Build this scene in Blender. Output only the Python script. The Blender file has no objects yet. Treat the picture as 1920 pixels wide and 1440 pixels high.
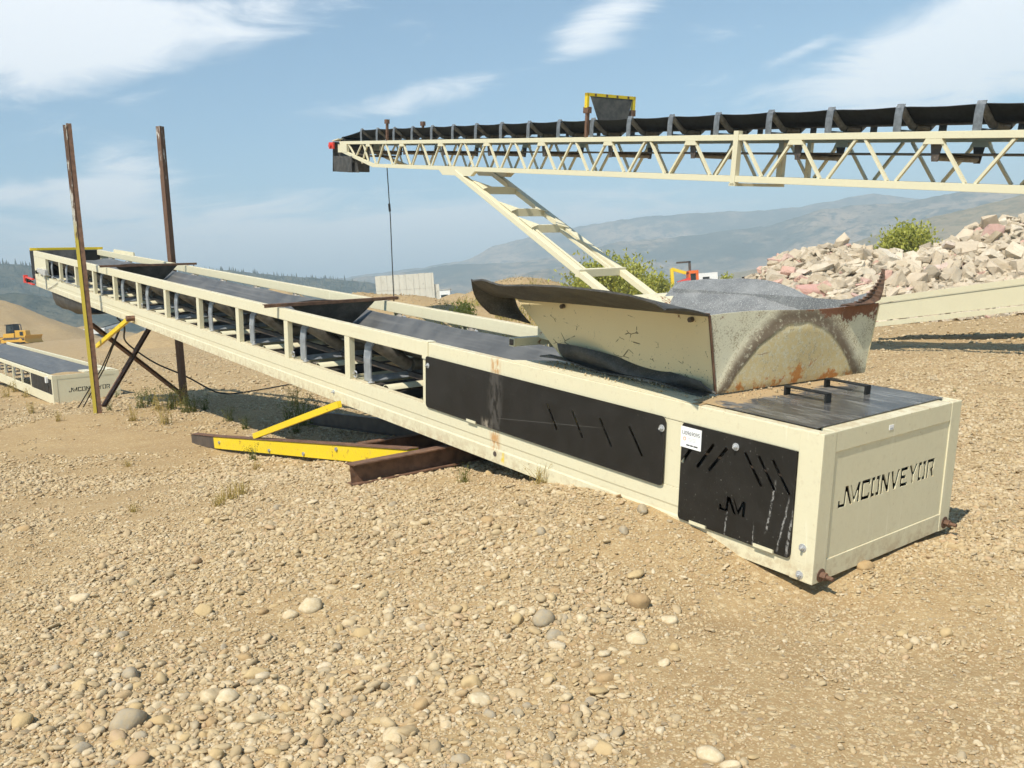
import bpy, bmesh, math, random
import numpy as np
from mathutils import Vector, Matrix
from mathutils.geometry import tessellate_polygon

random.seed(7)
rng = np.random.default_rng(11)
R = math.radians
sc = bpy.context.scene
col = sc.collection

# ------------------------------------------------------------------ camera
HC = 1.55
CAMM = np.array([[0.9973466, -0.0727994, 0.0], [-0.0061876, -0.0847691, 0.9963814], [-0.0725360, -0.9937376, -0.0849947]])
FPX = 1651.83
cd = bpy.data.cameras.new('camera')
cam = bpy.data.objects.new('camera', cd)
col.objects.link(cam)
cd.sensor_width = 36.0
cd.lens = 36.0 * FPX / 1920.0
cd.clip_start = 0.05
cd.clip_end = 30000
_r, _u, _b = CAMM @ [1, 0, 0], CAMM @ [0, -1, 0], CAMM @ [0, 0, -1]
cam.matrix_world = Matrix(((_r[0], _u[0], _b[0], 0), (_r[1], _u[1], _b[1], 0), (_r[2], _u[2], _b[2], HC), (0, 0, 0, 1)))
sc.camera = cam

# ------------------------------------------------------------------ world, sun, exposure
SUN = Vector((-0.303, -0.525, 0.795)).normalized()
wd = bpy.data.worlds.new('World')
sc.world = wd
wd.use_nodes = True
nt = wd.node_tree
nt.nodes.clear()
_out = nt.nodes.new('ShaderNodeOutputWorld')
_bg = nt.nodes.new('ShaderNodeBackground')
_bg.inputs['Strength'].default_value = 0.135
_sky = nt.nodes.new('ShaderNodeTexSky')
_sky.sky_type = 'NISHITA'
_sky.sun_disc = False
_sky.sun_elevation = math.asin(SUN.z)
_sky.sun_rotation = math.atan2(SUN.x, SUN.y) % (2 * math.pi)
_sky.altitude = 600
_sky.air_density = 1.0
_sky.dust_density = 0.6
_sky.ozone_density = 1.6


def wnode(t, **kw):
    n = nt.nodes.new(t)
    for k, v in kw.items():
        setattr(n, k, v)
    return n


def wmath(op, a, b=None, clamp=False):
    n = wnode('ShaderNodeMath', operation=op, use_clamp=clamp)
    for i, v in enumerate((a, b)):
        if v is None:
            continue
        if isinstance(v, (int, float)):
            n.inputs[i].default_value = v
        else:
            nt.links.new(v, n.inputs[i])
    return n.outputs[0]


_tc = wnode('ShaderNodeTexCoord')
_sep = wnode('ShaderNodeSeparateXYZ')
nt.links.new(_tc.outputs['Generated'], _sep.inputs[0])
_den = wmath('ADD', wmath('MAXIMUM', _sep.outputs[2], 0.0), 0.16)
_cu, _cv = wmath('DIVIDE', _sep.outputs[0], _den), wmath('DIVIDE', _sep.outputs[1], _den)
_cmb = wnode('ShaderNodeCombineXYZ')
nt.links.new(_cu, _cmb.inputs[0])
nt.links.new(_cv, _cmb.inputs[1])


def wnoise(scale, detail, rough, off, stretch=(1, 1, 1), dist=0.0):
    mp = wnode('ShaderNodeMapping')
    mp.inputs['Location'].default_value = off
    mp.inputs['Scale'].default_value = stretch
    nt.links.new(_cmb.outputs[0], mp.inputs[0])
    n = wnode('ShaderNodeTexNoise')
    n.inputs['Scale'].default_value = scale
    n.inputs['Detail'].default_value = detail
    n.inputs['Roughness'].default_value = rough
    n.inputs['Distortion'].default_value = dist
    nt.links.new(mp.outputs[0], n.inputs['Vector'])
    return n.outputs[0]


def wramp(v, a, b):
    n = wnode('ShaderNodeMapRange', interpolation_type='SMOOTHSTEP')
    n.inputs[1].default_value, n.inputs[2].default_value = a, b
    nt.links.new(v, n.inputs[0])
    return n.outputs[0]


_az = wmath('ARCTAN2', _sep.outputs[0], _sep.outputs[1])
_el = wmath('ARCSINE', _sep.outputs[2])


_ae = wnode('ShaderNodeCombineXYZ')
nt.links.new(_az, _ae.inputs[0])
nt.links.new(_el, _ae.inputs[1])


def cloud_bank(az, el, sa, se, tilt, amp):
    """soft cloud patch around a compass bearing and height (degrees)"""
    mp = wnode('ShaderNodeMapping', vector_type='TEXTURE')
    mp.inputs['Location'].default_value = (R(az), R(el), 0)
    mp.inputs['Rotation'].default_value = (0, 0, R(tilt))
    mp.inputs['Scale'].default_value = (R(sa), R(se), 1)
    nt.links.new(_ae.outputs[0], mp.inputs[0])
    ln = wnode('ShaderNodeVectorMath', operation='LENGTH')
    nt.links.new(mp.outputs[0], ln.inputs[0])
    mr = wnode('ShaderNodeMapRange', interpolation_type='SMOOTHSTEP')
    mr.inputs[1].default_value, mr.inputs[2].default_value = 1.75, 0.0
    mr.inputs[3].default_value, mr.inputs[4].default_value = 0.0, amp
    nt.links.new(ln.outputs['Value'], mr.inputs[0])
    return mr.outputs[0]


_fine = wnoise(2.6, 9, 0.64, (0.4, 2.2, 0.0), (1.0, 1.5, 1), 0.7)
_bias = None
for _c in ((-23, 17.5, 8.5, 3.0, 6, .52), (-30, 17, 8, 4.0, 0, .45), (6.6, 16.2, 4.4, 1.5, 28, .40), (-3, 13.8, 6, .8, 10, .36), (24.5, 11.8, 9, 2.4, 5, .50), (32, 14, 9, 4, 8, .52), (19.3, 13.9, 1.8, .35, 14, .34),
           (-12, 18.5, 5, 1.6, 10, .26), (10, 18.8, 5, 1.2, 20, .3), (-22.6, 9.2, 3.0, 1.7, 6, .60), (-27.4, 8.3, 4, .9, 2, .38), (-20, 5.6, 18, 2.2, 2, .58), (-2, 4.4, 16, 2.2, 4, .56), (-80, 13, 26, 6, 0, .45), (90, 14, 30, 6, 0, .45), (180, 17, 50, 8, 0, .42)):
    _k = cloud_bank(*_c)
    _bias = _k if _bias is None else wmath('ADD', _bias, _k)
_cl = wmath('ADD', wmath('MULTIPLY', _fine, 1.25), _bias)
_cl = wramp(_cl, 0.72, 1.24)
_cmix = wnode('ShaderNodeMixRGB')
nt.links.new(wmath('MULTIPLY', _cl, 0.9), _cmix.inputs[0])
_skg = wnode('ShaderNodeMixRGB', blend_type='MULTIPLY')
_skg.inputs[0].default_value = 1.0
nt.links.new(_sky.outputs[0], _skg.inputs[1])
_skg.inputs[2].default_value = (0.74, 0.96, 0.96, 1)
nt.links.new(_skg.outputs[0], _cmix.inputs[1])
_cmix.inputs[2].default_value = (8.2, 8.2, 8.3, 1)
nt.links.new(_cmix.outputs[0], _bg.inputs[0])
nt.links.new(_bg.outputs[0], _out.inputs[0])

sl = bpy.data.lights.new('sun', 'SUN')
sl.energy = 5.0
sl.angle = R(0.55)
sl.color = (1.0, 0.93, 0.80)
sun = bpy.data.objects.new('sun', sl)
col.objects.link(sun)
sun.rotation_euler = (-SUN).to_track_quat('-Z', 'Y').to_euler()
sun.location = SUN * 50

sc.view_settings.view_transform = 'Standard'
sc.view_settings.look = 'None'
sc.view_settings.exposure = 0.34
sc.view_settings.gamma = 1.0
sc.view_settings.use_curve_mapping = False
sc.render.engine = 'CYCLES'
sc.cycles.use_denoising = True
sc.cycles.max_bounces = 5
sc.cycles.diffuse_bounces = 3
sc.cycles.volume_bounces = 0
sc.cycles.use_adaptive_sampling = True
sc.cycles.adaptive_threshold = 0.03


# ------------------------------------------------------------------ helpers
def ray(px, py):
    return CAMM @ np.array([(px - 960) / FPX, (py - 720) / FPX, 1.0])


def at(px, py, depth):
    return np.array([0, 0, HC]) + ray(px, py) * depth


def tag(o, label=None, cat=None, group=None, kind=None):
    if label:
        o['label'] = label
    if cat:
        o['category'] = cat
    if group:
        o['group'] = group
    if kind:
        o['kind'] = kind
    return o


def empty(name, mat=None, loc=None, rz=0.0):
    o = bpy.data.objects.new(name, None)
    o.empty_display_size = 0.2
    col.objects.link(o)
    if mat is not None:
        o.matrix_world = mat
    if loc is not None:
        o.location = loc
        o.rotation_euler = (0, 0, rz)
    return o


def frame(o, x, y, z):
    o, x, y, z = (np.asarray(v, float) for v in (o, x, y, z))
    return Matrix([[x[i], y[i], z[i], o[i]] for i in range(3)] + [[0, 0, 0, 1]])


class MB:
    """collects shapes into one mesh; swap=True mirrors y so that (s, w, t) become local coordinates"""

    def __init__(self, swap=False):
        self.v, self.f, self.swap = [], [], swap

    def add(self, vs, fs):
        n = len(self.v)
        self.v += [tuple(float(c) for c in p) for p in vs]
        self.f += [tuple(i + n for i in q) for q in fs]
        return self

    def box(self, x0, x1, y0, y1, z0, z1):
        return self.add([(x, y, z) for z in (z0, z1) for y in (y0, y1) for x in (x0, x1)],
                        [(0, 2, 3, 1), (4, 5, 7, 6), (0, 1, 5, 4), (2, 6, 7, 3), (0, 4, 6, 2), (1, 3, 7, 5)])

    def hexa(self, bot, top):
        return self.add(list(bot) + list(top), [(0, 3, 2, 1), (4, 5, 6, 7), (0, 1, 5, 4), (1, 2, 6, 5), (2, 3, 7, 6), (3, 0, 4, 7)])

    def bar(self, p, q, a, b, up=(0, 0, 1)):
        """rectangular bar from p to q; a = width across, b = depth along up"""
        p, q, up = (np.asarray(v, float) for v in (p, q, up))
        d = (q - p) / np.linalg.norm(q - p)
        x = np.cross(d, up)
        x /= np.linalg.norm(x)
        z = np.cross(x, d)
        c = [x * a / 2 * i + z * b / 2 * j for i, j in ((-1, -1), (1, -1), (1, 1), (-1, 1))]
        return self.hexa([p + k for k in c], [q + k for k in c])

    def prof(self, poly, p, q, up=(0, 0, 1)):
        """2-D profile (across, up) swept from p to q"""
        p, q, up = (np.asarray(v, float) for v in (p, q, up))
        d = (q - p) / np.linalg.norm(q - p)
        x = np.cross(d, up)
        x /= np.linalg.norm(x)
        z = np.cross(x, d)
        n = len(poly)
        vs = [e + x * a + z * b for e in (p, q) for a, b in poly]
        fs = [(i, (i + 1) % n, (i + 1) % n + n, i + n) for i in range(n)]
        fs += [t for t in tessellate_polygon([[Vector((a, b, 0)) for a, b in poly]])]
        fs += [tuple(i + n for i in t) for t in tessellate_polygon([[Vector((a, b, 0)) for a, b in poly]])]
        return self.add(vs, fs)

    def tube(self, pts, r, n=8, caps=True):
        pts = [np.asarray(p, float) for p in pts]
        rs = r if isinstance(r, (list, tuple)) else [r] * len(pts)
        vs, fs = [], []
        for i, p in enumerate(pts):
            d = pts[min(i + 1, len(pts) - 1)] - pts[max(i - 1, 0)]
            d /= np.linalg.norm(d)
            u = np.cross(d, (0, 0, 1)) if abs(d[2]) < 0.9 else np.cross(d, (1, 0, 0))
            u /= np.linalg.norm(u)
            w = np.cross(d, u)
            vs += [p + (u * math.cos(2 * math.pi * k / n) + w * math.sin(2 * math.pi * k / n)) * rs[i] for k in range(n)]
        for i in range(len(pts) - 1):
            fs += [(i * n + k, i * n + (k + 1) % n, (i + 1) * n + (k + 1) % n, (i + 1) * n + k) for k in range(n)]
        if caps:
            fs += [tuple(range(n)), tuple((len(pts) - 1) * n + k for k in range(n))]
        return self.add(vs, fs)

    def sheet(self, rows, th):
        """thick sheet through a grid of points"""
        g = np.asarray(rows, float)
        a, b = g.shape[:2]
        du = np.gradient(g, axis=0)
        dv = np.gradient(g, axis=1)
        nn = np.cross(du, dv)
        nn /= np.linalg.norm(nn, axis=2, keepdims=True) + 1e-9
        vs = list(g.reshape(-1, 3)) + list((g + nn * th).reshape(-1, 3))
        o = a * b
        fs = []
        for i in range(a - 1):
            for j in range(b - 1):
                q = (i * b + j, i * b + j + 1, (i + 1) * b + j + 1, (i + 1) * b + j)
                fs += [q, tuple(k + o for k in q[::-1])]
        rim = [j for j in range(b)] + [i * b + b - 1 for i in range(1, a)] + [(a - 1) * b + j for j in range(b - 2, -1, -1)] + [i * b for i in range(a - 2, 0, -1)]
        m = len(rim)
        fs += [(rim[k], rim[(k + 1) % m], rim[(k + 1) % m] + o, rim[k] + o) for k in range(m)]
        return self.add(vs, fs)

    def plate(self, outer, holes, fn, th):
        """flat plate with holes; fn(a, b, depth) -> point"""
        loops = [outer] + holes
        flat = [p for lp in loops for p in lp]
        tris = tessellate_polygon([[Vector((a, b, 0)) for a, b in lp] for lp in loops])
        n = len(flat)
        vs = [fn(a, b, 0) for a, b in flat] + [fn(a, b, th) for a, b in flat]
        fs = [tuple(t) for t in tris] + [tuple(i + n for i in t[::-1]) for t in tris]
        k = 0
        for lp in loops:
            m = len(lp)
            fs += [(k + i, k + (i + 1) % m, k + (i + 1) % m + n, k + i + n) for i in range(m)]
            k += m
        return self.add(vs, fs)

    def mesh(self, name, mat, smooth=False, bevel=0.0, autos=None):
        me = bpy.data.meshes.new(name)
        v = [(a, -b, c) for a, b, c in self.v] if self.swap else self.v
        me.from_pydata(v, [], self.f)
        bm = bmesh.new()
        bm.from_mesh(me)
        bmesh.ops.recalc_face_normals(bm, faces=bm.faces)
        if bevel:
            es = [e for e in bm.edges if e.is_manifold and e.calc_face_angle(0) > 0.6]
            bmesh.ops.bevel(bm, geom=es, offset=bevel, segments=2, affect='EDGES', profile=0.6, clamp_overlap=True)
        if smooth:
            lim = autos if autos else 0.7
            for fc in bm.faces:
                fc.smooth = True
            for e in bm.edges:
                if e.is_manifold and e.calc_face_angle(0) > lim:
                    e.smooth = False
        bm.to_mesh(me)
        bm.free()
        if mat is not None:
            me.materials.append(mat)
        return me

    def build(self, name, mat, parent=None, smooth=False, bevel=0.0, autos=None):
        return put(name, self.mesh(name, mat, smooth, bevel, autos), parent)


def put(name, me, parent=None, loc=None, rot=None, scale=None):
    o = bpy.data.objects.new(name, me)
    col.objects.link(o)
    if parent is not None:
        o.parent = parent
    if loc is not None:
        o.location = loc
    if rot is not None:
        o.rotation_euler = rot
    if scale is not None:
        o.scale = scale
    return o


# numpy value noise ------------------------------------------------
_perm = rng.random((256, 256))


def vnoise(x, y):
    x, y = np.asarray(x, float), np.asarray(y, float)
    xi, yi = np.floor(x).astype(int), np.floor(y).astype(int)
    fx, fy = x - xi, y - yi
    fx, fy = fx * fx * (3 - 2 * fx), fy * fy * (3 - 2 * fy)
    g = lambda a, b: _perm[a % 256, b % 256]
    return (g(xi, yi) * (1 - fx) + g(xi + 1, yi) * fx) * (1 - fy) + (g(xi, yi + 1) * (1 - fx) + g(xi + 1, yi + 1) * fx) * fy


def fbm(x, y, oct=4, gain=0.5):
    s, a, t = 0.0, 1.0, 0.0
    for k in range(oct):
        s = s + a * vnoise(x * 2 ** k + 17.3 * k, y * 2 ** k + 9.1 * k)
        t += a
        a *= gain
    return s / t


def sstep(a, b, x):
    t = np.clip((np.asarray(x, float) - a) / (b - a), 0, 1)
    return t * t * (3 - 2 * t)


# ------------------------------------------------------------------ materials
class NT:
    def __init__(self, name):
        self.m = bpy.data.materials.new(name)
        self.m.use_nodes = True
        self.t = self.m.node_tree
        self.b = self.t.nodes['Principled BSDF']
        self.tc = None

    def n(self, typ, **kw):
        o = self.t.nodes.new(typ)
        for k, v in kw.items():
            setattr(o, k, v)
        return o

    def lk(self, a, b):
        self.t.links.new(a, b)

    def setv(self, sock, v):
        if isinstance(v, (int, float, tuple, list)):
            sock.default_value = (tuple(v) + (1,))[:4] if isinstance(v, (tuple, list)) and sock.type == 'RGBA' else v
        else:
            self.lk(v, sock)

    def coord(self, kind='Object'):
        if self.tc is None:
            self.tc = self.n('ShaderNodeTexCoord')
        return self.tc.outputs[kind]

    def mapped(self, scale=(1, 1, 1), loc=(0, 0, 0), kind='Object', rot=(0, 0, 0)):
        mp = self.n('ShaderNodeMapping')
        mp.inputs['Scale'].default_value = scale
        mp.inputs['Location'].default_value = loc
        mp.inputs['Rotation'].default_value = rot
        self.lk(self.coord(kind), mp.inputs[0])
        return mp.outputs[0]

    def world(self, scale=(1, 1, 1)):
        ge = self.n('ShaderNodeNewGeometry')
        mp = self.n('ShaderNodeMapping')
        mp.inputs['Scale'].default_value = scale
        self.lk(ge.outputs['Position'], mp.inputs[0])
        return mp.outputs[0]

    def noise(self, vec, scale, detail=4, rough=0.55, dist=0.0):
        o = self.n('ShaderNodeTexNoise')
        self.lk(vec, o.inputs['Vector'])
        o.inputs['Scale'].default_value = scale
        o.inputs['Detail'].default_value = detail
        o.inputs['Roughness'].default_value = rough
        o.inputs['Distortion'].default_value = dist
        return o.outputs[0]

    def vor(self, vec, scale, feature='F1', out='Distance', rand=1.0):
        o = self.n('ShaderNodeTexVoronoi', feature=feature)
        self.lk(vec, o.inputs['Vector'])
        o.inputs['Scale'].default_value = scale
        o.inputs['Randomness'].default_value = rand
        return o.outputs[out]

    def ramp(self, v, a, b, c=0.0, d=1.0):
        o = self.n('ShaderNodeMapRange', interpolation_type='SMOOTHSTEP')
        self.setv(o.inputs[0], v)
        for i, k in enumerate((a, b, c, d)):
            o.inputs[i + 1].default_value = k
        return o.outputs[0]

    def math(self, op, a, b=0.0, clamp=False):
        o = self.n('ShaderNodeMath', operation=op, use_clamp=clamp)
        self.setv(o.inputs[0], a)
        self.setv(o.inputs[1], b)
        return o.outputs[0]

    def mix(self, f, a, b, mode='MIX'):
        o = self.n('ShaderNodeMixRGB', blend_type=mode)
        self.setv(o.inputs[0], f)
        self.setv(o.inputs[1], a)
        self.setv(o.inputs[2], b)
        return o.outputs[0]

    def sep(self, vec):
        o = self.n('ShaderNodeSeparateXYZ')
        self.lk(vec, o.inputs[0])
        return o.outputs

    def bump(self, h, strength=0.3, dist=0.01):
        o = self.n('ShaderNodeBump')
        o.inputs['Strength'].default_value = strength
        o.inputs['Distance'].default_value = dist
        self.lk(h, o.inputs['Height'])
        self.lk(o.outputs[0], self.b.inputs['Normal'])

    def done(self, color=None, rough=None, metal=0.0, spec=0.5):
        if color is not None:
            self.setv(self.b.inputs['Base Color'], color)
        if rough is not None:
            self.setv(self.b.inputs['Roughness'], rough)
        self.b.inputs['Metallic'].default_value = metal
        self.b.inputs['Specular IOR Level'].default_value = spec
        return self.m


BEIGE = (0.65, 0.60, 0.425)


def mat_paint(name, base, dirt=0.35, rust=0.0, rough=0.42, scale=1.0, dustc=(0.42, 0.33, 0.2)):
    m = NT(name)
    v = m.world((scale,) * 3)
    n1 = m.noise(v, 2.2, 5, 0.6)
    n2 = m.noise(v, 26, 4, 0.7)
    c = m.mix(m.ramp(n1, 0.35, 0.75, 0, 0.22), base, tuple(k * 0.86 for k in base))
    c = m.mix(m.math('MULTIPLY', m.ramp(n2, 0.52, 0.8), dirt), c, dustc)
    sp = m.noise(v, 140, 2, 0.5)
    c = m.mix(m.ramp(sp, 0.66, 0.74, 0, 0.35), c, tuple(k * 0.55 for k in base))
    if rust:
        r1 = m.noise(v, 9, 8, 0.72)
        mask = m.ramp(r1, 0.72 - rust * 0.3, 0.78 - rust * 0.3)
        rc = m.mix(m.noise(v, 40, 3), (0.16, 0.06, 0.025), (0.35, 0.15, 0.05))
        c = m.mix(mask, c, rc)
    m.bump(m.noise(v, 60, 3), 0.08, 0.004)
    return m.done(c, m.ramp(n2, 0.3, 0.8, rough - 0.06, rough + 0.2))


M = {}
M['beige'] = mat_paint('beige_paint', BEIGE)
M['beige_worn'] = mat_paint('worn_beige_paint', BEIGE, 0.5, 0.55)
M['yellow'] = mat_paint('yellow_paint', (0.74, 0.53, 0.012), 0.5, 0.35)
M['red'] = mat_paint('red_paint', (0.62, 0.045, 0.025), 0.3)
M['orange'] = mat_paint('orange_paint', (0.72, 0.14, 0.02), 0.3)
M['dozer'] = mat_paint('dozer_yellow_paint', (0.62, 0.33, 0.02), 0.5, 0.2, scale=0.3)
M['white'] = mat_paint('white_paint', (0.75, 0.75, 0.73), 0.25, scale=0.3)


def mat_plain(name, a, b, scale=8, rough=0.6, metal=0.0, bump=0.2, bd=0.004, spec=0.5, ws=1.0):
    m = NT(name)
    v = m.world((ws,) * 3)
    c = m.mix(m.ramp(m.noise(v, scale, 6, 0.65), 0.3, 0.7), a, b)
    if bump:
        m.bump(m.noise(v, scale * 6, 4), bump, bd)
    return m.done(c, m.ramp(m.noise(v, scale * 2, 4), 0.3, 0.7, rough - 0.08, rough + 0.1), metal, spec)


M['rust'] = mat_plain('rusted_steel', (0.085, 0.042, 0.024), (0.19, 0.10, 0.058), 14, 0.75)
M['darksteel'] = mat_plain('dark_mill_steel', (0.045, 0.036, 0.03), (0.10, 0.075, 0.058), 9, 0.6)
M['dust_dark'] = mat_plain('dusty_dark_belt', (0.022, 0.019, 0.016), (0.05, 0.042, 0.034), 8, 0.9, 0, 0.1)
M['galv'] = mat_plain('galvanized_steel', (0.22, 0.24, 0.26), (0.36, 0.38, 0.40), 12, 0.45, 0.35)
M['galv_dark'] = mat_plain('weathered_galvanized_steel', (0.12, 0.13, 0.14), (0.22, 0.235, 0.25), 12, 0.5, 0.35)
M['zinc'] = mat_plain('zinc_bolt', (0.42, 0.43, 0.44), (0.56, 0.56, 0.56), 20, 0.45, 0.5)
M['roller'] = mat_plain('idler_roller_steel', (0.15, 0.13, 0.11), (0.30, 0.27, 0.23), 9, 0.5, 0.3)
M['black'] = mat_plain('black_plastic', (0.010, 0.010, 0.010), (0.02, 0.02, 0.019), 10, 0.6, 0, 0.2, 0.004, 0.3)
M['glass'] = mat_plain('dark_glass', (0.012, 0.016, 0.018), (0.02, 0.025, 0.028), 3, 0.12, 0, 0)
M['greybox'] = mat_plain('grey_cast_box', (0.36, 0.35, 0.33), (0.48, 0.47, 0.44), 20, 0.5)


def mat_belt():
    m = NT('rubber_belt')
    v = m.world()
    n1 = m.noise(v, 3.0, 6, 0.65)
    sp = m.noise(v, 150, 3, 0.6)
    st = m.noise(m.mapped((0.6, 26, 26)), 1.0, 5, 0.6)
    c = m.mix(m.ramp(n1, 0.3, 0.7), (0.062, 0.063, 0.063), (0.10, 0.101, 0.10))
    c = m.mix(m.ramp(st, 0.48, 0.70, 0, 0.6), c, (0.155, 0.152, 0.145))
    c = m.mix(m.ramp(sp, 0.55, 0.75, 0, 0.55), c, (0.17, 0.165, 0.155))
    m.bump(sp, 0.2, 0.003)
    return m.done(c, m.ramp(n1, 0.3, 0.7, 0.42, 0.58), 0, 0.55)


def mat_rubber(name='worn_rubber_sheet', dust=0.55, ca=(0.03, 0.029, 0.027), cb=(0.085, 0.078, 0.066), cd_=(0.16, 0.155, 0.145)):
    m = NT(name)
    v = m.world()
    n1 = m.noise(v, 4.5, 7, 0.7)
    sp = m.noise(v, 120, 3, 0.6)
    c = m.mix(m.ramp(n1, 0.35, 0.7), ca, cb)
    c = m.mix(m.ramp(sp, 0.5, 0.72, 0, dust), c, cd_)
    m.bump(m.noise(v, 22, 6), 0.35, 0.012)
    return m.done(c, 0.6, 0, 0.4)


M['belt'] = mat_belt()
M['rubber'] = mat_rubber()
M['rubber_grey'] = mat_rubber('grey_dusty_rubber_sheet', 0.95, (0.12, 0.124, 0.126), (0.20, 0.203, 0.20), (0.38, 0.38, 0.37))


def stain_band(m, xyz, s0, hw, t0, t1, seed=0.0):
    """mask of a streaky stain around s0 between heights t0 and t1 (frame coordinates)"""
    a = m.math('ABSOLUTE', m.math('SUBTRACT', xyz[0], s0))
    k = m.ramp(a, hw, hw * 0.2)
    h = m.math('MULTIPLY', m.ramp(xyz[2], t0 - 0.02, t0 + 0.02), m.ramp(xyz[2], t1 + 0.02, t1 - 0.02))
    nz = m.noise(m.mapped((22, 22, 9), (seed, 0, 0)), 1.0, 7, 0.75)
    return m.math('MULTIPLY', m.math('MULTIPLY', k, h), m.ramp(nz, 0.42, 0.56))


def mat_frame():
    """beige paint of the main conveyor frame with its rust runs"""
    m = NT('beige_frame_paint')
    v = m.world()
    n1 = m.noise(v, 2.2, 5, 0.6)
    n2 = m.noise(v, 26, 4, 0.7)
    c = m.mix(m.ramp(n1, 0.35, 0.75, 0, 0.2), BEIGE, tuple(k * 0.87 for k in BEIGE))
    c = m.mix(m.math('MULTIPLY', m.ramp(n2, 0.52, 0.8), 0.32), c, (0.42, 0.33, 0.2))
    dr = m.noise(m.mapped((38, 38, 2.2)), 1.0, 4, 0.6)
    c = m.mix(m.ramp(dr, 0.62, 0.74, 0, 0.5), c, (0.80, 0.76, 0.62))
    lng = m.noise(m.mapped((0.9, 30, 34)), 1.0, 5, 0.65)
    c = m.mix(m.ramp(lng, 0.55, 0.75, 0, 0.28), c, (0.50, 0.43, 0.28))
    xyz = m.sep(m.coord())
    st = stain_band(m, xyz, 2.74, 0.085, 0.1, 0.8)
    c = m.mix(m.math('MULTIPLY', st, 0.9), c, m.mix(m.noise(v, 45, 3), (0.38, 0.15, 0.035), (0.55, 0.30, 0.10)))
    ys = stain_band(m, xyz, 2.64, 0.03, 0.02, 0.1, 4.0)
    c = m.mix(ys, c, (0.72, 0.52, 0.02))
    chip = m.noise(v, 34, 6, 0.7)
    top = m.math('MULTIPLY', m.ramp(xyz[2], 0.775, 0.80), m.ramp(chip, 0.60, 0.66))
    top = m.math('MULTIPLY', top, m.ramp(xyz[0], 4.2, 2.6))
    c = m.mix(m.math('MULTIPLY', top, 0.85), c, (0.33, 0.17, 0.08))
    mud = m.math('MULTIPLY', m.ramp(xyz[2], 0.16, 0.0), m.ramp(m.noise(v, 13, 7, 0.72), 0.42, 0.62))
    c = m.mix(m.math('MULTIPLY', mud, 0.55), c, (0.40, 0.29, 0.165))
    ge = m.n('ShaderNodeNewGeometry')
    up = m.ramp(m.sep(ge.outputs['Normal'])[2], 0.85, 0.97)
    c = m.mix(m.math('MULTIPLY', up, m.ramp(m.noise(v, 18, 6, 0.7), 0.40, 0.62, 0.1, 0.75)), c, (0.47, 0.37, 0.22))
    ch = m.noise(v, 48, 5, 0.72)
    c = m.mix(m.ramp(ch, 0.685, 0.70, 0, 0.85), c, (0.23, 0.12, 0.06))
    m.bump(m.math('ADD', m.noise(v, 60, 3), m.math('MULTIPLY', m.noise(v, 3.5, 3), 2.5)), 0.10, 0.006)
    return m.done(c, m.ramp(n2, 0.3, 0.8, 0.36, 0.6))


M['frame'] = mat_frame()


def mat_panel(name, scratch, dent=False):
    m = NT(name)
    v = m.world()
    n1 = m.noise(v, 5, 6, 0.7)
    c = m.mix(m.ramp(n1, 0.35, 0.75), (0.013, 0.0115, 0.0095), (0.022, 0.019, 0.016))
    dust = m.noise(v, 30, 7, 0.75)
    c = m.mix(m.ramp(dust, 0.63, 0.78, 0, 0.4), c, (0.30, 0.28, 0.24))
    fl = m.noise(v, 95, 3, 0.6)
    c = m.mix(m.ramp(fl, 0.68, 0.76, 0, 0.7 if scratch else 0.25), c, (0.42, 0.40, 0.36))
    xyz = m.sep(m.coord())
    if scratch:
        for s0, sl_, w_, a, b in ((0.21, 0.16, 0.007, 0.13, 0.40), (0.155, 0.10, 0.010, 0.12, 0.55), (0.29, 0.14, 0.008, 0.2, 0.48), (0.56, 0.05, 0.006, 0.1, 0.24), (0.37, -0.02, 0.004, 0.1, 0.2)):
            line = m.math('ADD', m.math('SUBTRACT', xyz[0], s0), m.math('MULTIPLY', m.math('SUBTRACT', xyz[2], a), sl_))
            wob = m.math('MULTIPLY', m.math('SUBTRACT', m.noise(m.mapped((1, 1, 9)), 3.0, 4), 0.5), 0.03)
            k = m.ramp(m.math('ABSOLUTE', m.math('ADD', line, wob)), w_, w_ * 0.3)
            h = m.math('MULTIPLY', m.ramp(xyz[2], a - 0.03, a + 0.03), m.ramp(xyz[2], b + 0.05, b - 0.05))
            k = m.math('MULTIPLY', m.math('MULTIPLY', k, h), m.ramp(m.noise(v, 55, 5, 0.7), 0.40, 0.56))
            c = m.mix(m.math('MULTIPLY', k, 0.5), c, (0.5, 0.49, 0.47))
    if dent:
        st = stain_band(m, xyz, 2.72, 0.12, 0.24, 0.7, 2.0)
        c = m.mix(m.math('MULTIPLY', st, 0.22), c, (0.22, 0.20, 0.18))
        st2 = stain_band(m, xyz, 2.82, 0.09, 0.24, 0.33, 8.0)
        c = m.mix(m.math('MULTIPLY', st2, 0.9), c, (0.28, 0.24, 0.19))
        ln = m.math('ADD', m.math('SUBTRACT', xyz[2], 0.44), m.math('MULTIPLY', m.math('SUBTRACT', xyz[0], 2.1), 0.14))
        k = m.math('MULTIPLY', m.ramp(m.math('ABSOLUTE', ln), 0.003, 0.001), m.math('MULTIPLY', m.ramp(xyz[0], 2.75, 2.6), m.ramp(xyz[0], 1.5, 1.7)))
        c = m.mix(m.math('MULTIPLY', k, 0.18), c, (0.3, 0.29, 0.27))
    m.bump(m.noise(v, 50, 4), 0.1, 0.004)
    return m.done(c, m.ramp(n1, 0.3, 0.7, 0.45, 0.6), 0, 0.3)


M['panel_a'] = mat_panel('black_panel_paint', False, True)
M['panel_b'] = mat_panel('scratched_black_panel_paint', True)


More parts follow.
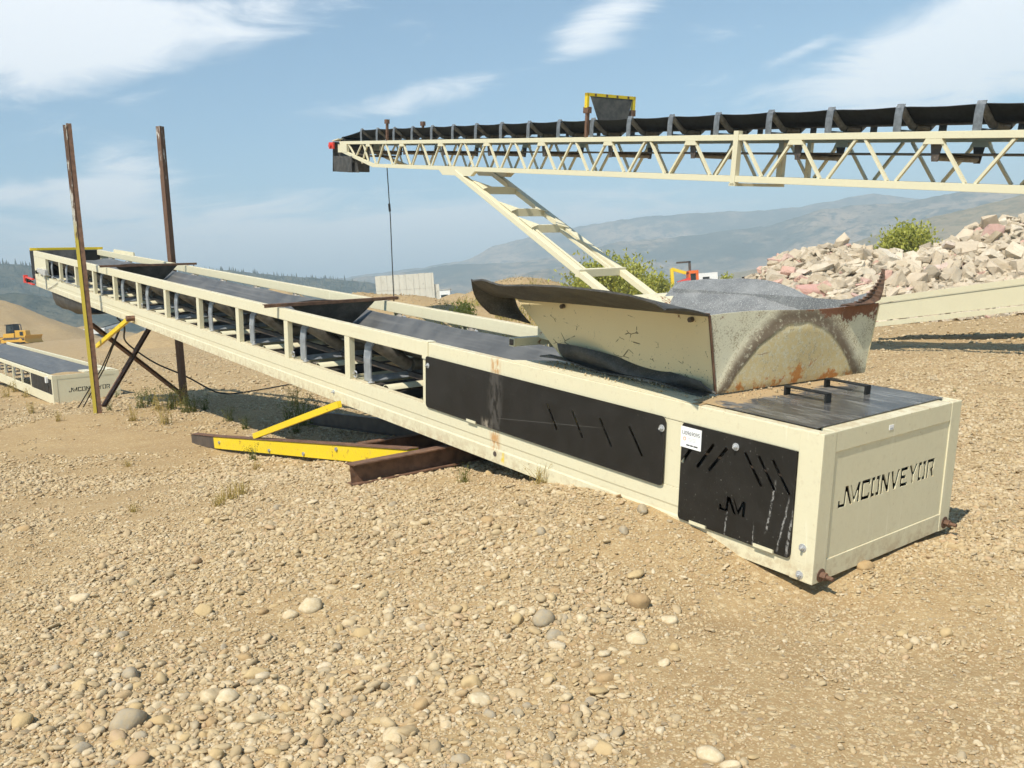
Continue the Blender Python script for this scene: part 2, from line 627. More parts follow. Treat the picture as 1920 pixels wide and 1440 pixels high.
def mat_lid():
    m = NT('dusty_black_lid_paint')
    v = m.world()
    xyz = m.sep(m.coord())
    c = m.mix(m.noise(v, 6, 6), (0.03, 0.03, 0.032), (0.075, 0.072, 0.068))
    d = m.noise(v, 5, 8, 0.72)
    sand = m.math('ADD', d, m.ramp(xyz[0], 0.35, 0.85, -0.25, 0.28))
    c = m.mix(m.ramp(m.noise(m.mapped((3, 14, 8)), 1.0, 6, 0.7), 0.45, 0.72, 0, 0.7), c, (0.26, 0.25, 0.23))
    c = m.mix(m.ramp(sand, 0.58, 0.7), c, (0.36, 0.25, 0.13))
    return m.done(c, m.ramp(sand, 0.4, 0.65, 0.24, 0.85))


M['lid'] = mat_lid()


def mat_hopper_end():
    m = NT('rusted_hopper_end_paint')
    v = m.world()
    xyz = m.sep(m.coord())   # x = s, y = -w, z = t
    w = m.math('MULTIPLY', xyz[1], -1.0)
    sp = m.noise(v, 95, 6, 0.75)
    c = m.mix(m.ramp(m.math('ADD', sp, m.math('MULTIPLY', m.math('SUBTRACT', m.noise(v, 6, 5), 0.5), 0.5)), 0.50, 0.62), (0.62, 0.57, 0.41), (0.27, 0.20, 0.115))
    c = m.mix(m.ramp(m.noise(v, 5, 5), 0.35, 0.65, 0.25, 0.0), c, (0.62, 0.60, 0.47))
    u = m.math('DIVIDE', m.math('SUBTRACT', w, 0.94), 0.62)
    arch = m.math('ADD', m.math('SUBTRACT', 1.235, m.math('MULTIPLY', m.math('MULTIPLY', u, u), 0.40)), m.math('MULTIPLY', m.math('SUBTRACT', m.noise(v, 5, 4), 0.5), 0.07))
    d = m.math('SUBTRACT', xyz[2], arch)
    band = m.math('MULTIPLY', m.ramp(d, -0.035, -0.005), m.ramp(d, 0.15, 0.03))
    c = m.mix(m.math('MULTIPLY', band, m.ramp(m.noise(v, 30, 6, 0.7), 0.26, 0.50)), c, (0.15, 0.11, 0.072))
    inside = m.ramp(d, 0.0, -0.05)
    oc = m.mix(m.noise(v, 12, 6, 0.7), (0.62, 0.52, 0.30), (0.55, 0.40, 0.17))
    c = m.mix(m.math('MULTIPLY', inside, m.ramp(m.noise(v, 30, 5, 0.7), 0.3, 0.6)), c, oc)
    r = m.math('ADD', m.noise(v, 8, 8, 0.75), m.ramp(xyz[2], 1.05, 0.84, -0.04, 0.12))
    c = m.mix(m.math('MULTIPLY', inside, m.ramp(r, 0.60, 0.68)), c, m.mix(m.noise(v, 30, 3), (0.42, 0.13, 0.03), (0.55, 0.27, 0.07)))
    rt = m.math('ADD', m.noise(v, 7, 8, 0.72), m.math('ADD', m.ramp(xyz[2], 1.12, 1.3, -0.2, 0.12), m.ramp(w, 0.9, 1.35, -0.08, 0.1)))
    c = m.mix(m.ramp(rt, 0.58, 0.63), c, m.mix(m.noise(v, 40, 3), (0.13, 0.045, 0.022), (0.25, 0.10, 0.045)))
    for sd_, rot_ in ((1.0, 0.35), (4.0, -0.9), (7.0, 1.25)):
        sk_ = m.noise(m.mapped((1, 3.2, 60), (sd_, 0, 0), rot=(rot_, 0, 0)), 1.0, 4, 0.6)
        gate_ = m.ramp(m.noise(v, 3.3 + sd_ * .2, 3), 0.52, 0.6)
        c = m.mix(m.math('MULTIPLY', m.math('MULTIPLY', m.ramp(sk_, 0.685, 0.71), gate_), 0.8), c, (0.26, 0.13, 0.06))
    m.bump(m.math('ADD', m.math('MULTIPLY', band, 0.6), m.math('MULTIPLY', sp, 0.15)), 0.5, 0.03)
    return m.done(c, 0.68)


M['hopper_end'] = mat_hopper_end()


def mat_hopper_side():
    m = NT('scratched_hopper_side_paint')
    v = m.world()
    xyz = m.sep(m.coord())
    c = m.mix(m.noise(v, 3, 5), (0.79, 0.65, 0.385), (0.72, 0.585, 0.34))  # tan paint, its tone raised to stand in for warm bounce light
    fl = m.noise(v, 75, 2, 0.5)
    low = m.ramp(xyz[2], 1.12, 0.86, 0.0, 0.09)
    c = m.mix(m.ramp(m.math('ADD', fl, low), 0.72, 0.77, 0, 0.8), c, (0.13, 0.11, 0.08))
    sq = m.vor(m.mapped((5, 5, 9), (0.3, 0, 0.7)), 1.0, 'DISTANCE_TO_EDGE')
    gate = m.ramp(m.noise(v, 5.5, 5, 0.7), 0.54, 0.60)
    c = m.mix(m.math('MULTIPLY', m.ramp(sq, 0.022, 0.008), gate), c, (0.10, 0.07, 0.03))
    rs = m.math('ADD', m.noise(v, 11, 7, 0.75), m.ramp(xyz[2], 1.15, 1.30, -0.18, 0.05))
    c = m.mix(m.ramp(rs, 0.62, 0.68), c, (0.24, 0.11, 0.05))
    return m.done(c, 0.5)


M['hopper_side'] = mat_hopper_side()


def mat_postpaint():
    """rust steel with flaking white and yellow paint down the length"""
    m = NT('flaking_yellow_post_paint')
    v = m.world()
    xyz = m.sep(m.coord())
    fl = m.noise(m.mapped((30, 30, 4)), 1.0, 6, 0.7)
    rust = m.mix(m.noise(v, 18, 5), (0.075, 0.038, 0.02), (0.17, 0.09, 0.05))
    c = m.mix(m.ramp(xyz[2], 3.2, 3.7), (0.46, 0.36, 0.04), (0.55, 0.52, 0.45))
    k = m.math('ADD', fl, m.ramp(xyz[2], 2.6, 4.6, 0.16, -0.10))
    c = m.mix(m.ramp(k, 0.46, 0.54), rust, c)
    return m.done(c, 0.65)


M['post_yellow'] = mat_postpaint()


def mat_postwhite():
    m = NT('flaking_white_post_paint')
    v = m.world()
    fl = m.noise(m.mapped((30, 30, 4)), 1.0, 6, 0.7)
    xyz = m.sep(m.coord())
    rust = m.mix(m.noise(v, 18, 5), (0.075, 0.038, 0.02), (0.16, 0.085, 0.05))
    k = m.math('ADD', fl, m.ramp(xyz[2], 2.5, 5.6, -0.28, -0.05))
    c = m.mix(m.ramp(k, 0.5, 0.57), rust, (0.55, 0.53, 0.49))
    return m.done(c, 0.7)


M['post_white'] = mat_postwhite()


def mat_ground():
    m = NT('gravelly_dirt')
    v = m.world()
    big = m.noise(v, 0.35, 5, 0.6)
    mid = m.noise(v, 2.3, 6, 0.65)
    fine = m.noise(v, 40, 5, 0.7)
    c = m.mix(m.ramp(mid, 0.3, 0.7), (0.275, 0.18, 0.086), (0.375, 0.265, 0.135))
    c = m.mix(m.ramp(big, 0.38, 0.60, 0, 0.65), c, (0.28, 0.188, 0.096))
    c = m.mix(m.ramp(fine, 0.40, 0.7, 0, 0.55), c, (0.42, 0.31, 0.165))
    h = None
    for scl, th, cc, ws in ((19, 0.30, 0.75, 0.55), (42, 0.32, 0.8, 0.4), (95, 0.33, 0.8, 0.25)):
        o = m.n('ShaderNodeTexVoronoi', feature='F1')
        m.lk(v, o.inputs['Vector'])
        o.inputs['Scale'].default_value = scl
        peb = m.ramp(o.outputs['Distance'], th + 0.1, th - 0.04)
        s3 = m.sep(o.outputs['Color'])
        on = m.math('MULTIPLY', peb, m.ramp(m.math('ADD', s3[0], m.math('MULTIPLY', mid, 0.7)), 0.62, 0.72))
        pc = m.mix(s3[1], (0.34, 0.25, 0.13), (0.53, 0.42, 0.26))
        pc = m.mix(m.ramp(s3[2], 0.90, 0.95), pc, (0.28, 0.22, 0.15))
        c = m.mix(m.math('MULTIPLY', on, cc), c, pc)
        hh = m.math('MULTIPLY', on, m.math('MULTIPLY', m.ramp(o.outputs['Distance'], th + 0.1, 0.0), ws))
        h = hh if h is None else m.math('ADD', h, hh)
    h = m.math('ADD', h, m.math('MULTIPLY', fine, 0.3))
    m.bump(h, 0.6, 0.014)
    return m.done(c, 0.95, 0, 0.15)


M['ground'] = mat_ground()


def mat_stone(name, cols, dark=0.06, bump=0.15, dust0=0.15, dust1=0.75):
    m = NT(name)
    oi = m.n('ShaderNodeObjectInfo')
    rnd = oi.outputs['Random']
    cr = m.n('ShaderNodeValToRGB')
    el = cr.color_ramp.elements
    el[0].position, el[0].color = 0.0, cols[0] + (1,)
    el[1].position, el[1].color = 1.0, cols[-1] + (1,)
    for i in range(1, len(cols) - 1):
        e = el.new(i / (len(cols) - 1))
        e.color = cols[i] + (1,)
    m.lk(rnd, cr.inputs[0])
    v = m.coord()
    n1 = m.noise(v, 2.2, 6, 0.65)
    c = m.mix(m.ramp(n1, 0.35, 0.7, 0, 0.5), cr.outputs[0], m.mix(1.0, cr.outputs[0], (0.72, 0.68, 0.62), 'MULTIPLY'))
    wv = m.world()
    c = m.mix(m.ramp(m.noise(wv, 45, 4, 0.7), 0.30, 0.62, dust0, dust1), c, (0.41, 0.30, 0.16))
    m.bump(m.noise(v, 5, 6, 0.7), bump, 0.15)
    return m.done(c, 0.9, 0, 0.2)


M['stone'] = mat_stone('river_stone', [(0.422, 0.327, 0.197), (0.546, 0.456, 0.303), (0.37, 0.275, 0.156), (0.581, 0.499, 0.361), (0.458, 0.361, 0.221), (0.29, 0.258, 0.205), (0.51, 0.404, 0.246), (0.194, 0.163, 0.123), (0.475, 0.378, 0.23), (0.598, 0.533, 0.41), (0.37, 0.267, 0.156), (0.458, 0.318, 0.205), (0.317, 0.241, 0.148), (0.528, 0.43, 0.287)], dust1=0.6)
M['stone_tan'] = mat_stone('tan_stone', [(0.46, 0.34, 0.18), (0.52, 0.40, 0.22), (0.42, 0.30, 0.15)])
M['stone_pale'] = mat_stone('pale_stone', [(0.58, 0.48, 0.32), (0.62, 0.54, 0.39), (0.56, 0.47, 0.33)], dust1=0.6)
M['stone_grey'] = mat_stone('grey_stone', [(0.33, 0.30, 0.25), (0.27, 0.25, 0.21), (0.38, 0.34, 0.27)], dust1=0.55)
M['stone_brown'] = mat_stone('brown_stone', [(0.36, 0.24, 0.12), (0.32, 0.21, 0.11), (0.40, 0.27, 0.14)], dust1=0.5)
M['chunk'] = mat_stone('broken_concrete', [(0.50, 0.43, 0.335), (0.62, 0.55, 0.445), (0.43, 0.36, 0.27), (0.69, 0.63, 0.53), (0.53, 0.44, 0.33), (0.34, 0.30, 0.245), (0.60, 0.51, 0.40), (0.67, 0.60, 0.50)], bump=0.6, dust0=0.0, dust1=0.3)
M['chunk_red'] = mat_stone('red_painted_concrete', [(0.58, 0.36, 0.31), (0.62, 0.51, 0.45), (0.54, 0.31, 0.28), (0.62, 0.54, 0.47)], bump=0.6, dust0=0.0, dust1=0.2)


def mat_concrete():
    m = NT('board_formed_concrete')
    v = m.world()
    c = m.mix(m.noise(m.mapped((3, 3, 0.5)), 1.0, 6, 0.6), (0.50, 0.47, 0.40), (0.68, 0.65, 0.56))
    c = m.mix(m.ramp(m.noise(v, 1.2, 7, 0.7), 0.55, 0.7, 0, 0.5), c, (0.28, 0.26, 0.22))
    return m.done(c, 0.9, 0, 0.2)


M['concrete'] = mat_concrete()


def mat_leaf(name, a, b):
    m = NT(name)
    oi = m.n('ShaderNodeObjectInfo')
    v = m.world()
    c = m.mix(m.ramp(m.noise(v, 6, 3), 0.3, 0.7), a, b)
    m.setv(m.b.inputs['Base Color'], c)
    m.b.inputs['Roughness'].default_value = 0.6
    m.b.inputs['Specular IOR Level'].default_value = 0.3
    tr = m.n('ShaderNodeBsdfTranslucent')
    m.lk(c, tr.inputs[0])
    mx = m.n('ShaderNodeMixShader')
    mx.inputs[0].default_value = 0.35
    m.lk(m.b.outputs[0], mx.inputs[1])
    m.lk(tr.outputs[0], mx.inputs[2])
    m.lk(mx.outputs[0], m.t.nodes['Material Output'].inputs[0])
    return m.m


M['leaf'] = mat_leaf('willow_leaf', (0.30, 0.32, 0.05), (0.46, 0.45, 0.10))
M['weed_green'] = mat_leaf('green_weed', (0.10, 0.12, 0.03), (0.21, 0.20, 0.055))
M['weed_dry'] = mat_leaf('dry_weed', (0.34, 0.25, 0.075), (0.44, 0.34, 0.12))
M['bark'] = mat_plain('grey_bark', (0.10, 0.08, 0.06), (0.2, 0.17, 0.13), 10, 0.9)


def mat_hill(name, a, b, c2, s=0.004):
    m = NT(name)
    v = m.world()
    n1 = m.noise(v, s, 9, 0.65)
    n2 = m.noise(v, s * 7, 6, 0.7)
    c = m.mix(m.ramp(n1, 0.38, 0.62), a, b)
    c = m.mix(m.ramp(n2, 0.48, 0.58, 0, 0.9), c, c2)
    c = m.mix(m.ramp(m.noise(v, s * 26, 4, 0.7), 0.55, 0.62, 0, 0.8), c, c2)
    m.bump(n2, 0.6, 12)
    return m.done(c, 1.0, 0, 0.0)


M['hill_far'] = mat_hill('far_mountain_slope', (0.05, 0.06, 0.04), (0.34, 0.25, 0.16), (0.04, 0.055, 0.035))
M['hill_brown'] = mat_hill('dry_grass_slope', (0.32, 0.24, 0.13), (0.25, 0.19, 0.10), (0.17, 0.15, 0.08), 0.01)
M['hill_wood'] = mat_hill('wooded_slope', (0.035, 0.048, 0.032), (0.12, 0.11, 0.07), (0.022, 0.034, 0.022), 0.006)
M['conifer'] = mat_plain('conifer_needles', (0.02, 0.035, 0.018), (0.045, 0.06, 0.03), 0.3, 0.9, 0, 0)

# ------------------------------------------------------------------ main conveyor frame of reference (metres)
# s runs up the belt from the tail end, w across to the far side, t up out of the belt
CO = np.array([1.471, 4.447, 0.017])
CS = np.array([-0.601, 0.787, 0.140])
CW = np.array([0.795, 0.607, 0.0])
CS /= np.linalg.norm(CS)
CW /= np.linalg.norm(CW)
CT = np.cross(CW, CS)
CT = CT * np.sign(CT[2])
CWID, CLEN, CH = 1.4265, 20.36, 0.80


def cv(s, w, t):
    return CO + CS * s + CW * w + CT * t


# ------------------------------------------------------------------ terrain
_ctl = np.array([
    (0, 0, 0.0), (-2, 0, 0.02), (2.5, 0, 0), (-4, 2, .06), (4, 2, 0.0), (0, 2.5, 0.0), (-1.5, 3.2, 0.03), (1.2, 3.2, -0.03), (2.6, 3.6, -0.04),
    (1.45, 4.30, -0.06), (1.60, 4.42, -0.06), (1.25, 4.62, 0.025), (2.65, 5.2, -0.03), (2.1, 4.85, -0.012), (1.85, 4.55, -0.02), (2.4, 5.0, -0.015),
    (1.12, 4.84, 0.135), (0.93, 5.02, 0.215), (0.68, 5.35, 0.285), (0.42, 5.70, 0.33), (0.22, 5.98, 0.325), (0.0, 6.15, 0.29), (0.55, 5.25, 0.26), (0.25, 5.55, 0.29),
    (-0.2, 6.42, 0.27), (0.45, 4.85, 0.16), (0.1, 5.0, 0.19), (-0.6, 5.5, 0.22), (-0.7, 6.3, 0.28), (-1.2, 6.75, 0.285), (-1.7, 6.95, 0.235),
    (-0.8, 4.6, 0.10), (-2.2, 5.2, 0.14), (-2.6, 7.2, 0.21), (-3.3, 9.0, 0.07), (-4.2, 11.6, 0.03), (-2.3, 8.4, 0.17), (-5.5, 8.5, 0.12), (-5.5, 12, 0.10),
    (-4, 5, 0.12), (-7.37, 15.5, 0.24), (-7.0, 14.5, 0.22), (-6.45, 17.25, 0.18), (-9.5, 14.5, 0.16), (-10, 18, 0.1), (-9, 11, 0.14),
    (1.0, 6.6, 0.22), (0.3, 7.3, 0.27), (-0.6, 8.2, 0.22), (-1.4, 9.6, 0.12), (-3.0, 12.4, 0.04), (-1.0, 11.5, 0.1), (1.4, 9, 0.12), (3, 7, 0.0),
    (3.4, 5.0, -0.04), (5, 6.5, -0.02), (5, 10, 0.0), (9, 14, 0.0), (9, 8, 0), (12, 20, 0.0), (3, 18, 0.08), (-3, 20, 0.08), (4, 27, 0.1), (14, 28, 0),
    (-13.5, 25.0, -0.26), (-11.9, 26.6, -0.22), (-17, 30, -0.2), (-16, 24, -0.12), (-12, 21, 0.02), (-8, 26, -0.05), (22, 28, 0), (-25, 30, -0.2), (7, 1, 0), (-7, 1, .1)])


def _tps(r):
    return np.where(r > 1e-9, r * r * np.log(r + 1e-12), 0.0)


_n = len(_ctl)
_K = _tps(np.hypot(_ctl[:, None, 0] - _ctl[None, :, 0], _ctl[:, None, 1] - _ctl[None, :, 1])) + np.eye(_n) * 0.004
_Pm = np.c_[np.ones(_n), _ctl[:, :2]]
_sol = np.linalg.solve(np.block([[_K, _Pm], [_Pm.T, np.zeros((3, 3))]]), np.r_[_ctl[:, 2], 0, 0, 0])


def zg(x, y, detail=True):
    x, y = np.asarray(x, float), np.asarray(y, float)
    sh = x.shape
    x, y = x.ravel(), y.ravel()
    z = np.zeros_like(x)
    nearm = np.hypot(x, y - 10) < 34
    if nearm.any():
        a, b = x[nearm], y[nearm]
        q = _Pm[:1] * 0
        kk = _tps(np.hypot(a[:, None] - _ctl[None, :, 0], b[:, None] - _ctl[None, :, 1]))
        z[nearm] = kk @ _sol[:_n] + _sol[_n] + a * _sol[_n + 1] + b * _sol[_n + 2]
    rr = np.hypot(x, y - 10)
    far = 0.05 + 1.7 * sstep(45, 150, y) + 0.25 * (fbm(x / 14, y / 14, 3) - 0.5)
    # gravel bank behind the conveyor
    cx_ = np.array([-30, -9.8, -7.6, -4.4, -2.0, 0.0, 4.0, 12])
    cz_ = np.array([0.4, 2.3, 2.95, 2.45, 1.95, 1.6, 1.0, 0.0])
    bank = np.interp(x, cx_, cz_) * (sstep(38, 46, y) * (1 - sstep(48, 60, y))) * sstep(-13, -8.5, x)
    far = far + bank * (0.92 + 0.16 * fbm(x / 2.2, y / 2.2, 3))
    knoll = 3.6 * np.exp(-(((x - 1.0) / 7.0) ** 2 + ((y - 66) / 7) ** 2))
    far = far + knoll
    valley = -45 * sstep(230, 600, np.hypot(x, y))
    far = far + valley
    k = sstep(20, 33, rr)
    z = z * (1 - k) + far * k
    if detail:
        dd = np.clip(1 - rr / 60, 0.25, 1)
        z = z + dd * ((fbm(x / 1.1 + 5, y / 1.1, 4) - 0.5) * 0.10 + (fbm(x / 0.28, y / 0.28 + 3, 3) - 0.5) * 0.028)
    return z.reshape(sh)


def zg1(x, y):
    return float(zg(np.array([x]), np.array([y]))[0])


def on_ground(px, py, it=60):
    """point where the line of sight through a pixel meets the terrain"""
    d = ray(px, py)
    ts = np.linspace(2.0, 60, 900)
    P = np.array([0, 0, HC])[None] + ts[:, None] * d[None]
    h = P[:, 2] - zg(P[:, 0], P[:, 1])
    i = int(np.argmax(h < 0))
    if h[i] >= 0:
        return None
    a, b = h[i - 1], h[i]
    t = ts[i - 1] + (ts[i] - ts[i - 1]) * a / (a - b)
    return np.array([0, 0, HC]) + t * d


def axis(lo, hi, c, s0, grow):
    out = [c]
    st_, p = s0, c
    while p < hi:
        p += st_
        st_ *= grow
        out.append(p)
    st_, p = s0, c
    while p > lo:
        p -= st_
        st_ *= grow
        out.insert(0, p)
    return np.array(out)


def grid_object(name, X, Y, Z, mat):
    a, b = X.shape
    me = bpy.data.meshes.new(name)
    co = np.stack([X, Y, Z], -1).reshape(-1, 3)
    i = np.arange(a * b).reshape(a, b)
    q = np.stack([i[:-1, :-1], i[1:, :-1], i[1:, 1:], i[:-1, 1:]], -1).reshape(-1, 4)
    me.vertices.add(len(co))
    me.vertices.foreach_set('co', co.ravel())
    me.loops.add(q.size)
    me.loops.foreach_set('vertex_index', q.ravel().astype(np.int32))
    me.polygons.add(len(q))
    me.polygons.foreach_set('loop_start', np.arange(0, q.size, 4, dtype=np.int32))
    me.polygons.foreach_set('use_smooth', np.ones(len(q), bool))
    me.update()
    me.validate()
    me.materials.append(mat)
    if len(me.polygons) and me.polygons[len(q) // 2].normal.z < 0:
        me.flip_normals()
    return put(name, me)


ys = np.concatenate([np.arange(-6, 2, 0.5), np.arange(2, 9, 0.045), axis(9, 9000, 9, 0.05, 1.028)[1:]])
xs = axis(-9000, 9000, 0.0, 0.055, 1.032)
GX, GY = np.meshgrid(xs, ys, indexing='ij')
ground = tag(grid_object('ground', GX, GY, zg(GX, GY), M['ground']), kind='structure')

# ------------------------------------------------------------------ mountains and wooded hills


def ridge(name, pts, dist, depth, mat, rough=0.18, n=240, base=-46):
    """ridge whose crest follows (image azimuth/elevation) points at real distance"""
    az, el = [], []
    for px, py in pts:
        d = ray(px, py)
        az.append(math.atan2(d[0], d[1]))
        el.append(d[2] / math.hypot(d[0], d[1]))
    A = np.linspace(az[0], az[-1], n)
    E_ = np.interp(A, az, el)
    rows = 40
    V = np.linspace(-1, 0.6, rows)
    AA, VV = np.meshgrid(A, V, indexing='ij')
    D = dist + VV * depth
    X, Y = D * np.sin(AA), D * np.cos(AA)
    crest = HC + E_[:, None] * dist
    prof = np.where(VV < 0, (1 + VV) ** 1.15, 1 - (VV / 0.6) ** 2 * 0.8)
    rel = (fbm(X / (dist * 0.05) + 3, Y / (dist * 0.05), 6, 0.55) - 0.5)
    gul = np.abs(fbm(AA * 30 + VV * 1.5, VV * 2.2 + AA * 5, 5) - 0.5)
    Z = base + (crest - base) * prof * (1 - rough * 1.6 * gul * (1 - np.clip(1 + VV, 0, 1) ** 3)) + rel * (crest - base) * rough * (1 - np.abs(VV)) * np.clip(-VV * 3, 0, 1)
    Z = Z + (fbm(X / (dist * 0.008), Y / (dist * 0.008), 3) - 0.5) * dist * 0.003
    return tag(grid_object(name, X, Y, Z, mat), kind='structure')


ridge('mountain', [(480, 545), (700, 512), (794, 500), (878, 486), (917, 463), (955, 452), (1000, 441), (1080, 424), (1200, 405), (1300, 398), (1430, 393), (1500, 386), (1560, 374), (1640, 360), (1720, 372), (1800, 376), (1900, 392), (2200, 420)], 2900, 900, M['hill_far'])
ridge('mountain', [(560, 560), (660, 520), (740, 513), (800, 502), (860, 494), (960, 492), (1060, 478), (1160, 452), (1300, 440), (1450, 420), (1540, 390), (1620, 382), (1700, 378), (1800, 357), (1900, 345), (2050, 335), (2300, 360)], 2100, 800, M['hill_far'])
ridge('hill', [(1240, 552), (1340, 520), (1430, 500), (1500, 488), (1620, 447), (1740, 407), (1830, 386), (1920, 362), (2100, 330), (2400, 340)], 1150, 500, M['hill_brown'], 0.1)
ridge('hill', [(830, 560), (920, 528), (1010, 505), (1080, 500), (1180, 515), (1300, 538), (1400, 552)], 1500, 450, M['hill_far'], 0.12)
ridge('hill', [(-500, 455), (-200, 478), (0, 492), (60, 496), (150, 506), (300, 508), (430, 505), (520, 516), (600, 520), (690, 528), (800, 560)], 1050, 480, M['hill_wood'], 0.14)
ridge('hill', [(-500, 545), (-150, 552), (40, 548), (140, 562), (260, 585), (420, 598), (600, 600)], 700, 260, M['hill_wood'], 0.14)


def forest(name, pts, dist, n, spread):
    az, el = [], []
    for px, py in pts:
        d = ray(px, py)
        az.append(math.atan2(d[0], d[1]))
        el.append(d[2] / math.hypot(d[0], d[1]))
    V, F = [], []
    for k in range(n):
        a = rng.uniform(az[0], az[-1])
        e = np.interp(a, az, el)
        v = -abs(rng.normal(0, 1)) * 0.25
        v = max(v, -0.95)
        d = dist + v * spread
        z = -46 + (HC + e * dist + 46) * (1 + v) ** 1.15 - 1.5
        h = rng.uniform(3.0, 6.5) * (1.2 if v > -0.04 else 0.9)
        r = h * 0.17
        c = np.array([d * math.sin(a), d * math.cos(a), z])
        i = len(V)
        ph = rng.uniform(0, 6)
        V += [tuple(c + (r * math.cos(ph + q * 1.257), r * math.sin(ph + q * 1.257), 0)) for q in range(5)] + [tuple(c + (0, 0, h))]
        F += [(i + q, i + (q + 1) % 5, i + 5) for q in range(5)]
    mb = MB()
    mb.v, mb.f = V, F
    o = mb.build(name, M['conifer'])
    return tag(o, 'far conifer forest along the hazy ridge crest', 'forest', kind='stuff')


forest('forest', [(-200, 478), (0, 492), (60, 496), (150, 506), (300, 508), (430, 505), (520, 516), (600, 520), (690, 528)], 1050, 2600, 480)


# ------------------------------------------------------------------ gravel piles in the yard
def pile(name, c, rx, ry, h, seed, mat=None):
    n, m = 72, 26
    th = np.linspace(0, 2 * np.pi, n)
    r = np.linspace(0, 1.15, m)
    T, RR = np.meshgrid(th, r, indexing='ij')
    wob = 1 + 0.22 * (fbm(np.cos(T) * 2 + seed, np.sin(T) * 2 + seed, 3) - 0.5)
    X = c[0] + RR * rx * np.cos(T) * wob
    Y = c[1] + RR * ry * np.sin(T) * wob
    hh = np.clip(1 - RR, -0.2, 1)
    hh = np.where(hh > 0.86, 0.86 + (hh - 0.86) * 0.4, hh)
    Z = c[2] + h * hh + (fbm(X / (rx * 0.16), Y / (rx * 0.16), 4) - 0.5) * h * 0.09
    return tag(grid_object(name, X, Y, Z, mat or M['ground']), kind='structure')


def gz(px, py, depth):
    p = at(px, py, depth)
    p[2] = zg1(p[0], p[1])
    return p


pile('gravel_mound', gz(-10, 640, 165), 19, 17, 9.4, 1.0)
pile('gravel_mound', gz(-190, 640, 168), 24, 17, 9.2, 6.0)
pile('gravel_mound', gz(165, 640, 215), 13, 10, 3.6, 2.0)
pile('gravel_mound', gz(285, 660, 80), 4.6, 4, 1.7, 3.0)
pile('gravel_mound', gz(530, 600, 150), 11, 8, 7.2, 4.0)
pile('gravel_mound', gz(860, 590, 130), 9, 7, 3.0, 5.0)
pile('gravel_mound', gz(1420, 560, 120), 16, 6, 1.6, 8.0)

# ------------------------------------------------------------------ lettering shapes (cut-out stencil letters, unit height)
GLY = {
    'JM': [[(0, 0), (0, .36), (.16, .36), (.2, .16), (.5, .16), (.56, 1), (.82, 1), (1.32, 0), (1.1, 0), (.72, .7), (.66, 0)],
           [(1.02, .98), (1.10, .98), (1.44, .34), (1.75, 1), (1.98, 1), (1.95, 0), (1.75, 0), (1.75, .6), (1.48, .04), (1.4, .12)]],
    'C': [[(0, 0), (0, 1), (.8, 1), (.8, .7), (.64, .7), (.62, .82), (.2, .82), (.2, .18), (.62, .18), (.64, .3), (.8, .3), (.8, 0)]],
    'O': [[(0, 0), (0, 1), (.36, 1), (.36, .82), (.2, .82), (.2, .18), (.36, .18), (.36, 0)],
          [(.46, 0), (.46, .18), (.62, .18), (.62, .82), (.46, .82), (.46, 1), (.82, 1), (.82, 0)]],
    'N': [[(0, 0), (0, 1), (.22, 1), (.62, .36), (.62, 1), (.82, 1), (.82, 0), (.62, 0), (.2, .66), (.2, 0)]],
    'V': [[(0, 1), (.22, 1), (.45, .32), (.68, 1), (.88, 1), (.55, 0), (.33, 0)]],
    'E': [[(0, 0), (0, 1), (.75, 1), (.75, .82), (.2, .82), (.2, .59), (.55, .59), (.55, .41), (.2, .41), (.2, .18), (.75, .18), (.75, 0)]],
    'Y': [[(0, 1), (.22, 1), (.44, .6), (.66, 1), (.88, 1), (.54, .42), (.54, 0), (.34, 0), (.34, .42)]],
    'R': [[(0, 0), (0, 1), (.78, 1), (.78, .46), (.62, .4), (.82, 0), (.58, 0), (.36, .46), (.58, .55), (.58, .82), (.2, .82), (.2, 0)]],
}


def word(letters, x0, y0, h, kx=1.0):
    out, x = [], x0
    for g in letters:
        wmax = max(p[0] for poly in GLY[g] for p in poly)
        out += [[(x + a * h * kx, y0 + b * h) for a, b in poly] for poly in GLY[g]]
        x += (wmax + 0.13) * h * kx
    return out


WORD = ['JM', 'C', 'O', 'N', 'V', 'E', 'Y', 'O', 'R']


def slot(x0, y0, x1, y1, r, n=5):
    """rounded slot as a closed loop"""
    a = math.atan2(y1 - y0, x1 - x0)
    lp = []
    for cxx, cyy, b0 in ((x1, y1, a - math.pi / 2), (x0, y0, a + math.pi / 2)):
        lp += [(cxx + r * math.cos(b0 + math.pi * k / n), cyy + r * math.sin(b0 + math.pi * k / n)) for k in range(n + 1)]
    return lp


def rrect(x0, x1, y0, y1, r, n=4):
    lp = []
    for cxx, cyy, b0 in ((x1 - r, y1 - r, 0), (x0 + r, y1 - r, 90), (x0 + r, y0 + r, 180), (x1 - r, y0 + r, 270)):
        lp += [(cxx + r * math.cos(R(b0 + 90 * k / n)), cyy + r * math.sin(R(b0 + 90 * k / n))) for k in range(n + 1)]
    return lp


def text_mesh(body, size, mat, name='lettering'):
    cu = bpy.data.curves.new(name, 'FONT')
    cu.body = body
    cu.size = size
    cu.align_x = 'LEFT'
    ob = bpy.data.objects.new(name, cu)
    col.objects.link(ob)
    dg = bpy.context.evaluated_depsgraph_get()
    me = bpy.data.meshes.new_from_object(ob.evaluated_get(dg))
    bpy.data.objects.remove(ob)
    bpy.data.curves.remove(cu)
    me.materials.clear()
    me.materials.append(mat)
    return me


